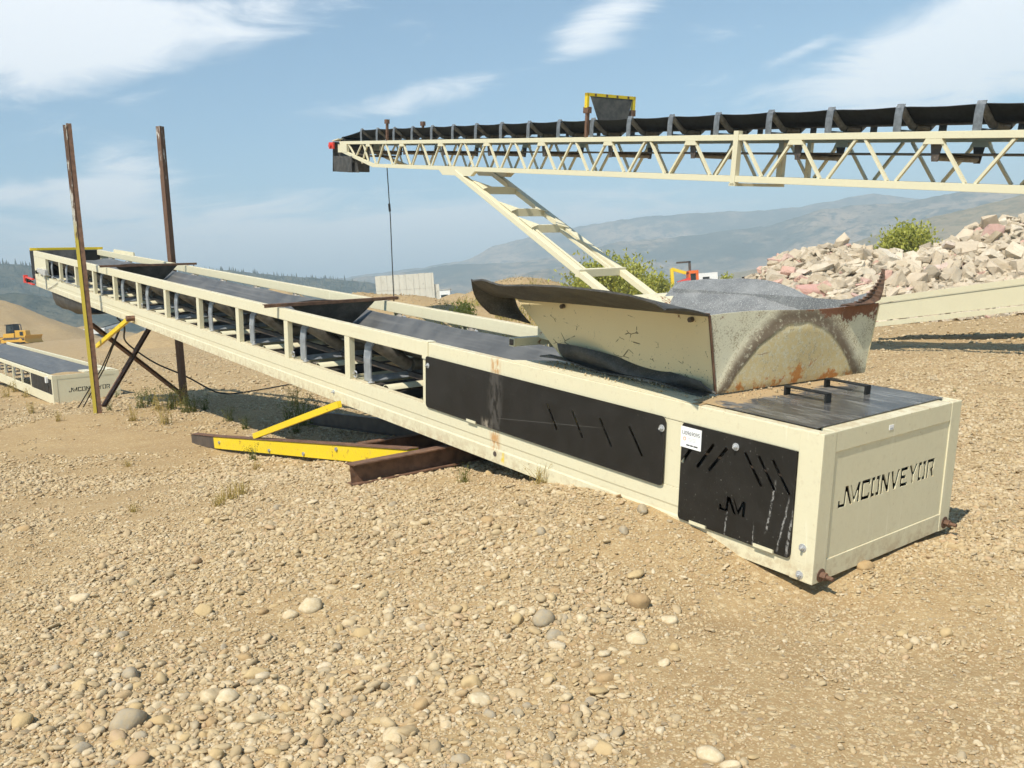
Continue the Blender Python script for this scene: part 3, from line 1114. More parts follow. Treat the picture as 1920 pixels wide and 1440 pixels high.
M['print'] = mat_plain('dark_grey_print', (0.03, 0.03, 0.035), (0.05, 0.05, 0.055), 20, 0.6, 0, 0)
M['printlight'] = mat_plain('pale_grey_print', (0.35, 0.35, 0.36), (0.45, 0.45, 0.45), 20, 0.6, 0, 0)
M['printorange'] = mat_plain('orange_print', (0.75, 0.28, 0.10), (0.75, 0.32, 0.13), 20, 0.6, 0, 0)
M['sticker'] = mat_plain('white_sticker', (0.78, 0.78, 0.78), (0.82, 0.82, 0.82), 20, 0.4, 0, 0)


def bolt_mesh(r=0.013, h=0.018, mat='zinc'):
    """washer, hexagonal head and stub, pointing along local -y (after the swap: towards the near side)"""
    mb = MB()
    mb.tube([(0, 0, 0), (0, -0.004, 0)], r * 1.7, 14)
    mb.tube([(0, -0.004, 0), (0, -h * 0.7, 0)], r, 6)
    mb.tube([(0, -h * 0.7, 0), (0, -h * 1.5, 0)], r * 0.55, 8)
    return mb.mesh('bolt', M[mat], bevel=0.0012)


BOLT = bolt_mesh()
BIGBOLT = bolt_mesh(0.022, 0.05, 'rust')

# idler set ---------------------------------------------------------


def idler_meshes(width, lift, side_h, flat=0.36, r=0.065, wing_ang=34, bw=0.125, bmat='galv'):
    """base frame mesh, centre roller mesh, wing roller mesh; local x along belt, y across (0 = centre), z up from the frame"""
    hw = width / 2
    ca, sa = math.cos(R(wing_ang)), math.sin(R(wing_ang))
    wl = (hw - flat / 2) / ca - 0.03
    b = MB()
    b.prof([(-0.045, 0), (0.045, 0), (0.045, 0.006), (0.006, 0.05), (-0.006, 0.05), (-0.045, 0.006)], (0, -hw - 0.06, 0), (0, hw + 0.06, 0))
    for sgn in (-1, 1):
        # bent outer bracket: a curved bar rising from the base and hooking in over the wing roller end
        pts = [(0, sgn * (hw + 0.055), 0), (0, sgn * (hw + 0.06), side_h * 0.55), (0, sgn * (hw + 0.045), side_h * 0.85), (0, sgn * (hw + 0.005), side_h)]
        for p, q in zip(pts[:-1], pts[1:]):
            b.bar(p, q, bw, 0.014, (0, sgn, 0.01))
        b.box(-0.03, 0.03, sgn * flat / 2 - 0.008, sgn * flat / 2 + 0.008, 0.0, lift + 0.02)
    c = MB()
    c.tube([(0, -flat / 2 + 0.02, 0), (0, flat / 2 - 0.02, 0)], r, 14)
    c.tube([(0, -flat / 2 - 0.01, 0), (0, flat / 2 + 0.01, 0)], 0.014, 8)
    wg = MB()
    wg.tube([(0, 0, 0), (0, wl, 0)], r, 14)
    wg.tube([(0, -0.03, 0), (0, wl + 0.045, 0)], 0.014, 8)
    return (b.mesh('idler_frame', M[bmat], bevel=0.0), c.mesh('roller', M['roller'], True), wg.mesh('wing_roller', M['roller'], True), flat, lift, wing_ang)


def place_idler(parent, loc, ms):
    b, c, wg, flat, lift, ang = ms
    o = put('idler', b, parent, loc)
    put('roller', c, o, (0, 0, lift))
    put('roller', wg, o, (0, flat / 2 + 0.02, lift), (R(ang), 0, 0))
    put('roller', wg, o, (0, -flat / 2 - 0.02, lift), (R(180 - ang), 0, 0))
    return o


# ------------------------------------------------------------------ the beige conveyor in front
conv = empty('belt_conveyor', frame(CO, CS, -CW, CT))
tag(conv, 'long beige belt conveyor with black slotted side panels, tail end on gravel', 'conveyor')
W_, L_ = CWID, CLEN


def P2(name, fn, mat, parent=None, **kw):
    mb = MB(True)
    fn(mb)
    return mb.build(name, M[mat], parent or conv, **kw)


# side rails: top chord (0.68-0.80), bottom channel (0-0.275) with its folded rib
def chord_profile(mb, s0, s1, w0, t0, t1, near=True, rib=False):
    k = 1 if near else -1
    if rib:
        poly = [(0, 0), (0, .10), (.004, .112), (.004, .156), (0, .168), (0, t1), (.075, t1), (.075, t1 - .012), (.014, t1 - .012), (.014, .012), (.075, .012), (.075, 0)]
    else:
        poly = [(0, t0), (0, t1), (.07, t1), (.07, t0)]
    n = len(poly)
    vs = [(s, w0 + k * a, b) for s in (s0, s1) for a, b in poly]
    fs = [(i, (i + 1) % n, (i + 1) % n + n, i + n) for i in range(n)]
    tr = tessellate_polygon([[Vector((a, b, 0)) for a, b in poly]])
    fs += [tuple(t) for t in tr] + [tuple(i + n for i in t) for t in tr]
    mb.add(vs, fs)


for nm, w0, near in (('near', 0.0, True), ('far', W_, False)):
    P2('top_chord', lambda m: chord_profile(m, 0.009, L_, w0, .68, .80, near), 'frame', bevel=0.006)
    P2('bottom_channel', lambda m: chord_profile(m, 0.905 if near else 0.009, L_, w0, 0, .275, near, True), 'frame', bevel=0.002)
    if near:
        P2('bottom_channel', lambda m: chord_profile(m, 0.009, .9045, w0, 0, .118, near), 'frame', bevel=0.003)
    post = MB(True)
    post.prof([(-.05, 0), (.05, 0), (.05, .055), (.042, .055), (.042, .008), (-.042, .008), (-.042, .055), (-.05, .055)], (0, 0, .276), (0, 0, .679), (0, 1 if near else -1, 0))
    pm = post.mesh('post', M['frame'])
    for k in range(12):
        put('post', pm, conv, (3.70 + 1.4 * k, -(w0 + (.004 if near else -.004)), 0))
# plates over the tail section between panels
P2('side_plate', lambda m: m.box(.90, 1.06, .003, .012, .277, .678), 'frame')
P2('side_plate', lambda m: m.box(.125, 3.66, W_ - .012, W_ - .003, .277, .678), 'frame')
P2('side_plate', lambda m: m.box(19.05, L_, .003, .012, .277, .678), 'frame')
P2('side_plate', lambda m: m.box(19.05, L_, W_ - .012, W_ - .003, .277, .678), 'frame')

# black slotted panels, slightly proud of the frame
pa = MB(True)
pa.plate(rrect(1.038, 3.68, .262, .69, .03), [slot(a, .567, b, .415, .009) for a, b in ((2.117, 2.016), (1.859, 1.757), (1.591, 1.486), (1.328, 1.217))],
         lambda a, b, d: (a, -.016 - .010 * math.sin(max(0, min(1, (a - 1.04) / 1.7)) * math.pi) * (1 if b < .4 else .2) + d, b), .005)
pan = pa.build('side_panel', M['panel_a'], conv)
pan['label'] = 'long dented black side panel with four slots'
pb = MB(True)
pb.plate(rrect(.135, .908, .10, .685, .02),
         [slot(a, .597, b, .45, .010) for a, b in ((.797, .875 + .02), (.677, .779), (.584, .693))] + [slot(a, .6, b, .45, .009) for a, b in ((.454, .344), (.363, .259), (.275, .167))]
         + [[(.609 - x, y) for x, y in lp] for lp in word(['JM'], 0.0, .24, .09, 1.0)],
         lambda a, b, d: (a, -.014 + d, b), .005)
pan2 = pb.build('side_panel', M['panel_b'], conv)
pan2['label'] = 'scratched black side panel with slots and cut-out letters'
for a, b, t in ((.811, .692, .106), (.358, .231, .110), (3.08, 2.96, .268)):
    P2('panel_hook', lambda m: m.hexa([(b, -.026, t - .008), (a, -.026, t - .008), (a, 0.001, t - .014), (b, 0.001, t - .014)], [(b, -.026, t + .012), (a, -.026, t + .012), (a, .001, t + .002), (b, .001, t + .002)]), 'beige')
for s, w, t in ((.517, -.017, .625), (1.061, -.018, .618), (3.639, -.018, .615), (.066, -.004, .182), (.072, -.004, .032), (5.393, .001, .088)):
    put('bolt', BOLT, conv, (s, -w, t), (R(180), 0, 0), (1.0, 1.0, 1.0))
P2('bolt_hole', lambda m: (m.tube([(2.736, .012, .069), (2.736, -.002, .069)], .021, 16)), 'darksteel')

# clamp strap over the top chord joint
P2('chord_strap', lambda m: (m.box(3.66, 3.75, -.005, .075, .801, .807), m.box(3.66, 3.75, -.006, -.001, .66, .801)), 'beige')

# tail end: corner posts, flanges, recessed cut-out name plate
for w0 in (0.0, W_):
    k = 1 if w0 == 0 else -1
    P2('corner_post', lambda m: m.add([(s, w0 + k * a, t) for t in (-.003, .803) for s, a in ((-.004, -.004), (.135, -.004), (.135, .008), (.008, .008), (.008, .112), (-.004, .112))],
                                      [(i, (i + 1) % 6, (i + 1) % 6 + 6, i + 6) for i in range(6)] + [(0, 1, 2, 3), (0, 3, 4, 5), (6, 7, 8, 9), (6, 9, 10, 11)]), 'frame', bevel=0.005)
P2('end_flange', lambda m: m.box(-.002, .092, .1125, W_ - .1125, .69, .802), 'frame', bevel=.004)
P2('end_flange', lambda m: m.box(-.001, .07, .1125, W_ - .1125, 0, .11), 'frame', bevel=.003)
pe = MB(True)
pe.plate([(.10, .105), (W_ - .10, .105), (W_ - .10, .70), (.10, .70)], word(WORD, .19, .372, .112, .93), lambda a, b, d: (.0045 + d, a, b), .007)
pl = pe.build('name_plate', M['frame'], conv)
pl['label'] = 'recessed end plate with the cut-out name'
put('bolt', BIGBOLT, conv, (-.004, -.07, .036), (0, 0, R(-90)))
put('bolt', BIGBOLT, conv, (-.004, -(W_ - .05), .045), (0, 0, R(-90)))
# tail pulley and inside
P2('tail_pulley', lambda m: (m.tube([(.42, .2, .36), (.42, W_ - .2, .36)], .20, 24), m.tube([(.42, .02, .36), (.42, W_ - .02, .36)], .035, 12)), 'rust', smooth=True)
P2('shade_backing', lambda m: m.box(.14, 1.0, .13, .136, .03, .67), 'darksteel')  # added dark sheet, makes the panel cut-outs read as shaded inside
P2('floor_plate', lambda m: m.box(.14, 3.5, .02, W_ - .02, .012, .02), 'darksteel')

# deck plates beside the hopper and the black lid with its two handles
P2('deck_plate', lambda m: m.hexa([(.86, .005, .801), (2.62, .005, .801), (2.35, .30, .806), (.86, .30, .806)], [(.86, .005, .806), (2.62, .005, .806), (2.35, .30, .811), (.86, .30, .811)]), 'beige')
P2('deck_plate', lambda m: m.box(.86, 2.62, W_ - .25, W_ - .005, .801, .806), 'beige')
P2('deck_plate', lambda m: m.box(.80, .94, .005, W_ - .005, .801, .805), 'lid')
lid = P2('tail_lid', lambda m: m.box(.080, .90, .058, W_ - .058, .8065, .8115), 'lid', bevel=.001)
lid['label'] = 'dusty black lid over the tail pulley'
for w0, w1 in ((.62, .69), (1.04, 1.11)):
    P2('handle', lambda m: (m.box(.39, .405, w0, w0 + .05, .8116, .860), m.box(.665, .68, w0, w0 + .05, .8116, .860), m.box(.39, .68, w0, w0 + .05, .860, .868)), 'black', lid, bevel=.002)

# belt: carrying run (troughed) and return run
prof = [(.235, .690), (.28, .662), (.36, .600), (.44, .53), (.52, .488), (.60, .474), (.83, .474), (.91, .488), (.99, .53), (1.07, .600), (1.145, .664), (1.185, .690)]
ss = np.concatenate([np.linspace(.45, 2.2, 8), np.linspace(2.2, 19.0, 90)[1:], np.linspace(19.0, 20.1, 8)[1:]])
rows = []
for s in ss:
    k = float(sstep(20.1, 18.6, s))
    sag = -.012 * (math.cos((s - 3.5) / 1.4 * 2 * math.pi) * .5 + .5)
    rows.append([(s, w + random.uniform(-.002, .002), .56 * (1 - k) + (t + sag * (1 if abs(w - .713) > .3 else .4)) * k) for w, t in prof])
bm_ = MB(True)
bm_.sheet(rows, .012)
belt = bm_.build('belt', M['belt'], conv, smooth=True, autos=1.2)
P2('return_belt', lambda m: m.box(.5, 20.0, .2, 1.225, .07, .082), 'dust_dark')
P2('head_pulley', lambda m: (m.tube([(19.98, .16, .34), (19.98, W_ - .16, .34)], .205, 24), m.tube([(19.98, -.05, .34), (19.98, W_ + .05, .34)], .04, 12)), 'black', smooth=True)

# idlers and cross members
IDL = idler_meshes(1.16, .115, .39)
xm = MB(True)
xm.prof([(-.06, 0), (.06, 0), (.06, .05), (.05, .05), (.05, .01), (-.05, .01), (-.05, .05), (-.06, .05)], (0, .078, .232), (0, W_ - .078, .232))
xmm = xm.mesh('cross_member', M['beige'])
xg = MB(True)
xg.prof([(-.09, 0), (.09, 0), (.09, .01), (-.09, .01)], (0, .078, .245), (0, W_ - .078, .245))
tray = MB(True)
tray.hexa([(-.25, .08, .20), (.16, .08, .20), (.16, W_ - .08, .20), (-.25, W_ - .08, .20)], [(-.25, .08, .206), (.16, .08, .206), (.16, W_ - .08, .206), (-.25, W_ - .08, .206)])
traym = tray.mesh('spill_plate', M['beige'])
hook = MB()
hook.tube([(.03 * math.cos(a), 0, .03 * math.sin(a)) for a in np.linspace(0, 5.6, 14)], .007, 6)
hook.tube([(.03, 0, 0), (.12, -.02, .02), (.2, -.1, .02)], .007, 6)
hookm = hook.mesh('eye_bolt', M['zinc'], True)
for k in range(12):
    s = 3.58 + 1.4 * k
    place_idler(conv, (s - .15, -W_ / 2, .282), IDL)
    put('cross_member', xmm, conv, (s, 0, .0))
    put('cross_member', xmm, conv, (s - .62, 0, -.13))
    put('clamp_bolt', BOLT, conv, (s - .25, -.055, .285), (R(-90), 0, 0), (1.3, 1.3, 1.6))
lip = MB(True)
lip.sheet([[(-.46 + .06 * math.sin(a), w, .29 - .06 * (1 - math.cos(a))) for w in (.09, .50, .92, W_ - .09)] for a in np.linspace(-1.2, 1.2, 7)], .006)
lipm = lip.mesh('spill_lip', M['beige'], True)
gp_ = MB(True)
gp_.box(-.42, -.10, .10, .62, .215, .222)
gp_.box(-.42, -.10, .80, W_ - .1, .215, .222)
gpm = gp_.mesh('spill_plate', M['darksteel'])
rr0 = MB(True)
rr0.tube([(-.75, .17, .045), (-.75, W_ - .17, .045)], .055, 12)
rr0.box(-.80, -.70, .09, .12, .0, .24)
rr0.box(-.80, -.70, W_ - .12, W_ - .09, .0, .24)
rr0m = rr0.mesh('return_roller', M['roller'])
st_ = MB(True)
st_.box(3.7, 19.0, .50, .545, .285, .335)
st_.box(3.7, 19.0, .88, .925, .285, .335)
st_.build('stringer', M['darksteel'], conv)
for k in range(12):
    s = 3.58 + 1.4 * k
    put('spill_lip', lipm, conv, (s, 0, 0))
    put('spill_plate', gpm, conv, (s - .02, 0, 0))
    put('return_roller', rr0m, conv, (s, 0, 0))
for k in (1, 2, 6):
    put('eye_bolt', hookm, conv, (3.70 + 1.4 * k - .10, -.035, .325))

# head end
P2('head_curtain', lambda m: m.hexa([(20.34, .0, .16), (20.62, -.01, .14), (20.62, W_, .14), (20.34, W_, .16)], [(20.34, .0, .79), (20.66, -.02, .80), (20.66, W_, .80), (20.34, W_, .79)]), 'black')
P2('head_cross_bar', lambda m: m.bar((20.36, -.06, .835), (20.36, W_ + .06, .835), .06, .055), 'yellow')
P2('head_flap', lambda m: m.sheet([[(20.3 - .1 * v, .12 + .78 * u, .81 - .30 * v - .05 * u * v) for u in np.linspace(0, 1, 8)] for v in np.linspace(0, 1, 5)], .012), 'rubber', smooth=True)
for w0 in (-.09, W_ + .01):
    tb = P2('take_up_bearing', lambda m: (m.box(20.30, 21.25, w0, w0 + .06, .02, .05), m.box(20.30, 21.25, w0, w0 + .06, .135, .165), m.box(21.15, 21.3, w0 - .01, w0 + .07, .01, .19)), 'red', bevel=.004)
    mb = MB(True)
    mb.tube([(20.86, w0 - .02, .095), (20.86, w0 + .08, .095)], .05, 14)
    mb.tube([(20.35, w0 + .03, .095), (21.45, w0 + .03, .095)], .016, 8)
    mb.build('bearing_screw', M['black'], tb)
P2('switch_box', lambda m: (m.box(18.80, 19.35, -.075, -.003, .335, .46), m.box(19.4, 19.72, -.065, -.003, .355, .445), m.tube([(19.72, -.03, .40), (19.9, -.03, .40)], .02, 8)), 'greybox', bevel=.012)
P2('pull_cord', lambda m: (m.tube([(18.8, -.03, .36), (17.8, -.02, .345), (15.2, .0, .30)], .006, 6), m.tube([(19.1, -.012, .335), (19.1, -.012, .02)], .012, 6), m.tube([(19.0, -.012, .03), (18.4, -.012, .14), (17.9, -.012, .25)], .006, 6)), 'galv')
def dflap(m):
    path = [(.05, .02), (.06, -.14), (.10, -.27), (.20, -.35), (.40, -.385), (.75, -.38), (1.05, -.33), (1.25, -.18), (1.32, .02)]
    g = []
    for w, t in path:
        g.append([(15.75 + .55 * max(0, -t) / .385 + (3.05 - .62 * max(0, -t) / .385) * u + .04 * math.sin(u * 8), w, t * (1 - .35 * (1 - u) ** 3) + .012 * math.sin(u * 11)) for u in np.linspace(0, 1, 16)])
    m.sheet(g, .014)


P2('discharge_flap', dflap, 'rubber', smooth=True, autos=1.2)
P2('far_rail_plate', lambda m: m.box(17.6, 19.2, W_ + .02, W_ + .05, .78, .86), 'beige')

# rubber wiper curtains hung from rusty bars across the belt
for s0, wa, wb in ((6.66, -.17, 1.52), (13.85, -.12, 1.55)):
    wb_ = P2('wiper_bar', lambda m: (m.bar((s0, wa, .842), (s0 + .06, wb, .842), .05, .008), m.bar((s0 - .022, wa, .826), (s0 + .038, wb, .826), .006, .032)), 'rust')
    wc = MB(True)
    wc.sheet([[(s0 + .03 + .20 * v ** 1.2, (.12 + 1.08 * u) * (1 - v) + (.52 + .42 * u) * v + .02 * math.sin(u * 9),   .838 - .33 * v + .02 * math.sin(u * 5 + v)) for u in np.linspace(0, 1, 16)] for v in np.linspace(0, 1, 8)], .012)
    wc.build('wiper_curtain', M['rubber'], wb_, smooth=True)
    wr = MB(True)
    wr.tube([(s0 + .06, wb - .05, .83), (s0 + .06, wb - .05, .70)], .008, 6)
    wr.build('wiper_rod', M['rust'], wb_)

# auction tag on the second panel and the little sticker on the end flange
tagp = P2('paper_tag', lambda m: m.box(.76, .912, -.0185, -.0160, .542, .665), 'sticker')
tx = put('tag_lettering', text_mesh('U0969095', .034, M['print']), tagp, (.903, .0192, .618), (R(90), 0, R(180)))
tx.scale = (.93, 1.0, 1)
mb = MB(True)
for a_, b_ in ((.868, .842), (.838, .818), (.813, .783)):
    mb.box(b_, a_, -.0192, -.0186, .556, .564)
mb.build('tag_print', M['print'], tagp)
mb = MB(True)
mb.box(.795, .86, -.0192, -.0186, .601, .603)
mb.box(.80, .852, -.0192, -.0186, .592, .594)
mb.box(.79, .852, -.0192, -.0186, .584, .586)
mb.build('tag_print', M['printlight'], tagp)
mb = MB(True)
mb.plate(rrect(.872, .892, .583, .605, .008), [rrect(.876, .888, .587, .601, .005)], lambda a, b, d: (a, -.0192 + d, b), .0006)
mb.build('tag_emblem', M['printorange'], tagp)
P2('sticker', lambda m: m.box(-.0042, -.0022, .618, .662, .735, .762), 'sticker')
P2('sticker_print', lambda m: m.box(-.0050, -.0043, .625, .655, .740, .746), 'printlight')

M['rubber_rust'] = mat_plain('rust_stained_rubber', (0.05, 0.032, 0.022), (0.14, 0.075, 0.045), 25, 0.7)
# ------------------------------------------------------------------ feed hopper sitting on the tail section
hop = empty('feed_hopper', frame(CO, CS, -CW, CT))
tag(hop, 'rusty beige feed hopper with rubber belt flaps, on the conveyor tail', 'hopper')


def H(name, fn, mat, parent=None, **kw):
    mb = MB(True)
    fn(mb)
    return mb.build(name, M[mat], parent or hop, **kw)


def L3(a, b, u):
    return tuple(np.asarray(a, float) * (1 - u) + np.asarray(b, float) * u)


NTR, NTL, NBR, NBL = (.905, .168, 1.296), (2.77, .20, 1.243), (.89, .247, .822), (2.28, .265, .83)
FTR, FTL, FBR, FBL = (.735, 1.708, 1.296), (2.60, 1.76, 1.243), (.785, 1.684, .822), (2.15, 1.70, .83)


def quad_sheet(m, a, b, c, d, th, nu=6, nv=4, bulge=None):
    g = []
    for v in np.linspace(0, 1, nv):
        row = []
        for u in np.linspace(0, 1, nu):
            p = np.array(L3(L3(a, b, u), L3(d, c, u), v))
            if bulge is not None:
                p = p + bulge(u, v)
            row.append(p)
        g.append(row)
    m.sheet(g, th)


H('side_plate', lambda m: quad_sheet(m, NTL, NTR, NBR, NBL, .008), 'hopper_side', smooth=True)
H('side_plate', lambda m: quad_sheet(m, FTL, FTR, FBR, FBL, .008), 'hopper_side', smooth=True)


def endbulge(u, v):
    # dents: the plate is pushed outwards under an arch
    uu = (u - .5) / .42
    arch = .16 + .55 * uu * uu
    return np.array([-.018 * float(sstep(arch - .08, arch + .10, v)) * (1 - v) ** .3 + .012 * math.sin(u * 9) * (1 - v), 0, .008 * math.sin(u * 7) * (1 - v)])


endp = H('end_plate', lambda m: quad_sheet(m, NTR, FTR, FBR, NBR, .008, 36, 24, endbulge), 'hopper_end', smooth=True)
endp['label'] = 'paint-worn rusty end plate with an arched dent'
H('end_plate', lambda m: quad_sheet(m, (2.66, .22, 1.20), (2.52, 1.74, 1.20), (2.2, 1.68, .90), (2.32, .28, .90), .008), 'beige_worn', smooth=True)
H('corner_angle', lambda m: m.bar(NTR, NBR, .012, .012, (0, 1, 0)), 'rust')
H('gusset_plate', lambda m: m.add([(2.30, .30, .93), (2.62, .30, .95), (2.62, .30, 1.16), (2.56, .30, 1.16)] + [(2.30, .306, .93), (2.62, .306, .95), (2.62, .306, 1.16), (2.56, .306, 1.16)],
                                  [(0, 1, 2, 3), (4, 7, 6, 5), (0, 4, 5, 1), (1, 5, 6, 2), (2, 6, 7, 3), (3, 7, 4, 0)]), 'beige_worn')


def sqtube(m):
    p, q = np.array((2.66, .10, .925)), np.array((2.5, 1.5, .93))
    m.prof([(-.03, -.03), (.03, -.03), (.03, .03), (-.03, .03)], q, p)
    m.prof([(-.032, -.032), (.032, -.032), (.032, .032), (-.032, .032)], p, p + np.array((.0, -.012, 0)))


sq = H('cross_tube', sqtube, 'beige_worn')
H('tube_bore', lambda m: m.box(2.638, 2.682, .082, .086, .903, .947), 'darksteel', sq)
H('top_lip', lambda m: (m.bar((2.80, .192, 1.246), (.90, .160, 1.300), .012, .020)), 'rust')
for u in (.3, .93):
    p = L3(NTL, NTR, u)
    H('bolt_nut', lambda m: m.tube([(p[0], p[1] + .01, p[2] - .03), (p[0], p[1] - .025, p[2] - .035)], .016, 6), 'darksteel')

# near flap: belting bolted along the top edge, sticking out over the near side
outer = [(2.66, -.27, 1.395), (2.52, -.28, 1.413), (2.30, -.29, 1.39), (1.95, -.30, 1.418), (1.70, -.31, 1.431), (1.46, -.33, 1.437), (1.22, -.36, 1.440), (1.0, -.38, 1.436), (.80, -.40, 1.415), (.72, -.41, 1.388)]
inner = [(2.80, .165, 1.245), (2.67, .17, 1.25), (2.46, .172, 1.257), (2.20, .175, 1.262), (1.94, .175, 1.270), (1.68, .172, 1.277), (1.44, .17, 1.284), (1.22, .168, 1.291), (1.04, .165, 1.297), (.90, .16, 1.303)]


def nflap(m):
    g = []
    for v in np.linspace(0, 1, 9):
        row = []
        for i in range(len(outer)):
            a, b = np.array(inner[i]), np.array(outer[i])
            p = a * (1 - v) + b * v
            p[2] += .035 * math.sin(v * math.pi) * (-1 if i < 4 else .4)
            row.append(p)
        g.append(row)
    gg = np.array(g)
    # refine along the length
    n = gg.shape[1]
    xs_ = np.linspace(0, n - 1, 40)
    gg = np.stack([[np.array([np.interp(x, range(n), gg[r_, :, c]) for c in range(3)]) for x in xs_] for r_ in range(gg.shape[0])])
    m.sheet(gg, .012)


H('near_flap', nflap, 'rubber', smooth=True, autos=1.2)


def lflap(m):
    tip, bl, br, tr = (2.675, -.268, 1.392), (2.80, -.01, 1.125), (2.60, .215, 1.065), (2.76, .185, 1.246)
    g = []
    for v in np.linspace(0, 1, 9):
        row = []
        for u in np.linspace(0, 1, 12):
            p = np.array(L3(L3(tip, tr, u), L3(bl, br, u), v)) + np.array((.05, -.01, -.01)) * math.sin(v * math.pi) * (1 - .5 * u)
            row.append(p)
        g.append(row)
    m.sheet(g, .012)


H('end_flap', lflap, 'rubber', smooth=True, autos=1.2)

ft = [(2.80, 1.93, 1.15), (2.74, 1.95, 1.25), (2.60, 1.97, 1.29), (2.40, 1.97, 1.345), (2.23, 1.96, 1.352), (2.12, 1.95, 1.340), (1.77, 1.93, 1.338), (1.55, 1.92, 1.315), (1.39, 1.90, 1.288), (1.20, 1.86, 1.252), (1.02, 1.84, 1.27), (.85, 1.83, 1.34)]


def fflap(m):
    g = []
    n = len(ft)
    for v in np.linspace(0, 1, 12):
        row = []
        for x in np.linspace(0, n - 1, 44):
            top = np.array([np.interp(x, range(n), [p[c] for p in ft]) for c in range(3)])
            u = x / (n - 1)
            bot = np.array(L3((2.50, 1.50, 1.0), (.82, 1.48, 1.03), u))
            p = bot * (1 - v) + top * v
            p[1] += -.13 * math.sin(v * math.pi) * (.85 + .15 * math.sin(u * 7))
            p[2] += .02 * math.sin(u * 15) * v
            row.append(p)
        g.append(row)
    m.sheet(g, .014)


H('far_flap', fflap, 'rubber_grey', smooth=True, autos=1.2)


def lining(m):
    """worn lining sheet inside the bin"""
    g = []
    for v in np.linspace(0, 1, 8):
        g.append([np.array(L3(L3((2.5, 1.66, 1.16), (.86, 1.62, 1.2), u), L3((2.25, .62, .86), (.95, .60, .86), u), v)) for u in np.linspace(0, 1, 10)])
    m.sheet(g, .01)


H('lining_sheet', lining, 'rubber_grey', smooth=True)
H('lining_sheet', lambda m: quad_sheet(m, (FTL[0], FTL[1] - .03, FTL[2] + .012), (FTR[0] + .02, FTR[1] - .03, FTR[2] + .012), (FBR[0] + .02, FBR[1] - .03, .86), (FBL[0], FBL[1] - .03, .86), .012), 'rubber_grey', smooth=True)


def torn(m):
    """torn corner of belting curling up, its ragged edge to the left"""
    A = [(.78, 1.30, 1.300), (.77, 1.44, 1.312), (.75, 1.55, 1.352), (.73, 1.615, 1.42), (.715, 1.65, 1.48), (.71, 1.668, 1.525)]
    B = [(.73, 1.42, 1.297), (.72, 1.58, 1.300), (.71, 1.66, 1.325), (.70, 1.675, 1.40), (.70, 1.68, 1.48), (.70, 1.675, 1.53)]
    g = []
    for v in np.linspace(0, 5, 30):
        a = np.array([np.interp(v, range(6), [p[c] for p in A]) for c in range(3)])
        b = np.array([np.interp(v, range(6), [p[c] for p in B]) for c in range(3)])
        k = .005 * (1 if int(round(v / 5 * 29)) % 2 else -1)
        a = a + np.array((k, -abs(k) * .6, k * .8))
        g.append([a, a * .6 + b * .4 + np.array((.015, 0, 0)), b])
    m.sheet(g, .010)


H('torn_strip', torn, 'rubber_rust')


def skirt(m):
    g = []
    for v in np.linspace(0, 1, 6):
        row = []
        for u in np.linspace(0, 1, 26):
            s = 2.18 - 1.32 * u
            top = np.array((s + .10, .222 - .045 * math.sin(u * math.pi * 2.2 + .5), .955 - .055 * u + .03 * math.sin(u * 6.5) * (1 - u)))
            bot = np.array((s, .20 + .02 * math.sin(u * 9), .845 - .012 * u))
            row.append(top * (1 - v) + bot * v + np.array((0, -.02 * math.sin(v * math.pi), 0)))
        g.append(row)
    m.sheet(g, .012)


H('skirt_rubber', skirt, 'rubber', smooth=True)
H('skirt_rubber', lambda m: m.sheet([[(2.42 - 1.5 * u, .16 + .10 * v, .822 + .012 * math.sin(u * 11) * (1 - v) + .02 * (1 - u)) for u in np.linspace(0, 1, 22)] for v in np.linspace(0, 1, 3)], .01), 'rubber', smooth=True)

# ------------------------------------------------------------------ rusty support frame at the head end
def channel(a, b, th):
    """C profile open towards +x: web at x=-a/2"""
    return [(-a / 2, -b / 2), (a / 2, -b / 2), (a / 2, -b / 2 + th), (-a / 2 + th, -b / 2 + th), (-a / 2 + th, b / 2 - th), (a / 2, b / 2 - th), (a / 2, b / 2), (-a / 2, b / 2)]


nb = np.array((-7.35, 15.52, .05))
nq = np.array((-7.35, 15.55, 2.26))
ntop = nb + (nq - nb) * (5.20 / 2.21)
fb = np.array((-6.46, 17.28, .0))
ftop = np.array((-6.36, 17.25, 5.50))
sup = empty('support_frame', loc=tuple(nb))
tag(sup, 'tall rusty two-post support frame with cross bracing under the conveyor head', 'support frame')


def SP(name, fn, mat, org=nb, parent=None, **kw):
    mb = MB()
    fn(mb)
    mb.v = [tuple(np.asarray(p) - org) for p in mb.v]
    return mb.build(name, M[mat], parent, **kw)


_rt = np.array((.905, .425, 0))
_fw = np.array((-.425, .905, 0))
SP('post', lambda m: m.prof(channel(.085, .09, .010), nb + _rt * .035, ntop + _rt * .035 + (0, 0, .03), -_fw), 'rust', parent=sup)
SP('post_flange', lambda m: m.bar(nb - _rt * .032 - _fw * .03, ntop - _rt * .032 - _fw * .03, .055, .055, -_fw), 'post_yellow', parent=sup)
SP('post', lambda m: m.prof(channel(.11, .10, .009), fb, ftop, (1, -.5, 0)), 'post_white', parent=sup)
pA = nb + (nq - nb) * .80
SP('brace', lambda m: m.prof(channel(.10, .05, .008), pA + (.02, .08, 0), fb + (0, -.06, .34), (0, 0, 1)), 'rust', parent=sup)
SP('brace', lambda m: m.prof(channel(.10, .05, .008), nb + (.06, .14, .30), nb * .12 + fb * .88 + (.02, -.02, 2.15), (0, 0, 1)), 'rust', parent=sup)
SP('strut', lambda m: m.bar(cv(12.40, -.075, .075), cv(14.70, -.06, -.66), .05, .07), 'yellow', parent=sup)
SP('strut_nut', lambda m: m.tube([cv(12.36, -.12, .09), cv(12.36, 0.0, .09)], .05, 6), 'rust', parent=sup)

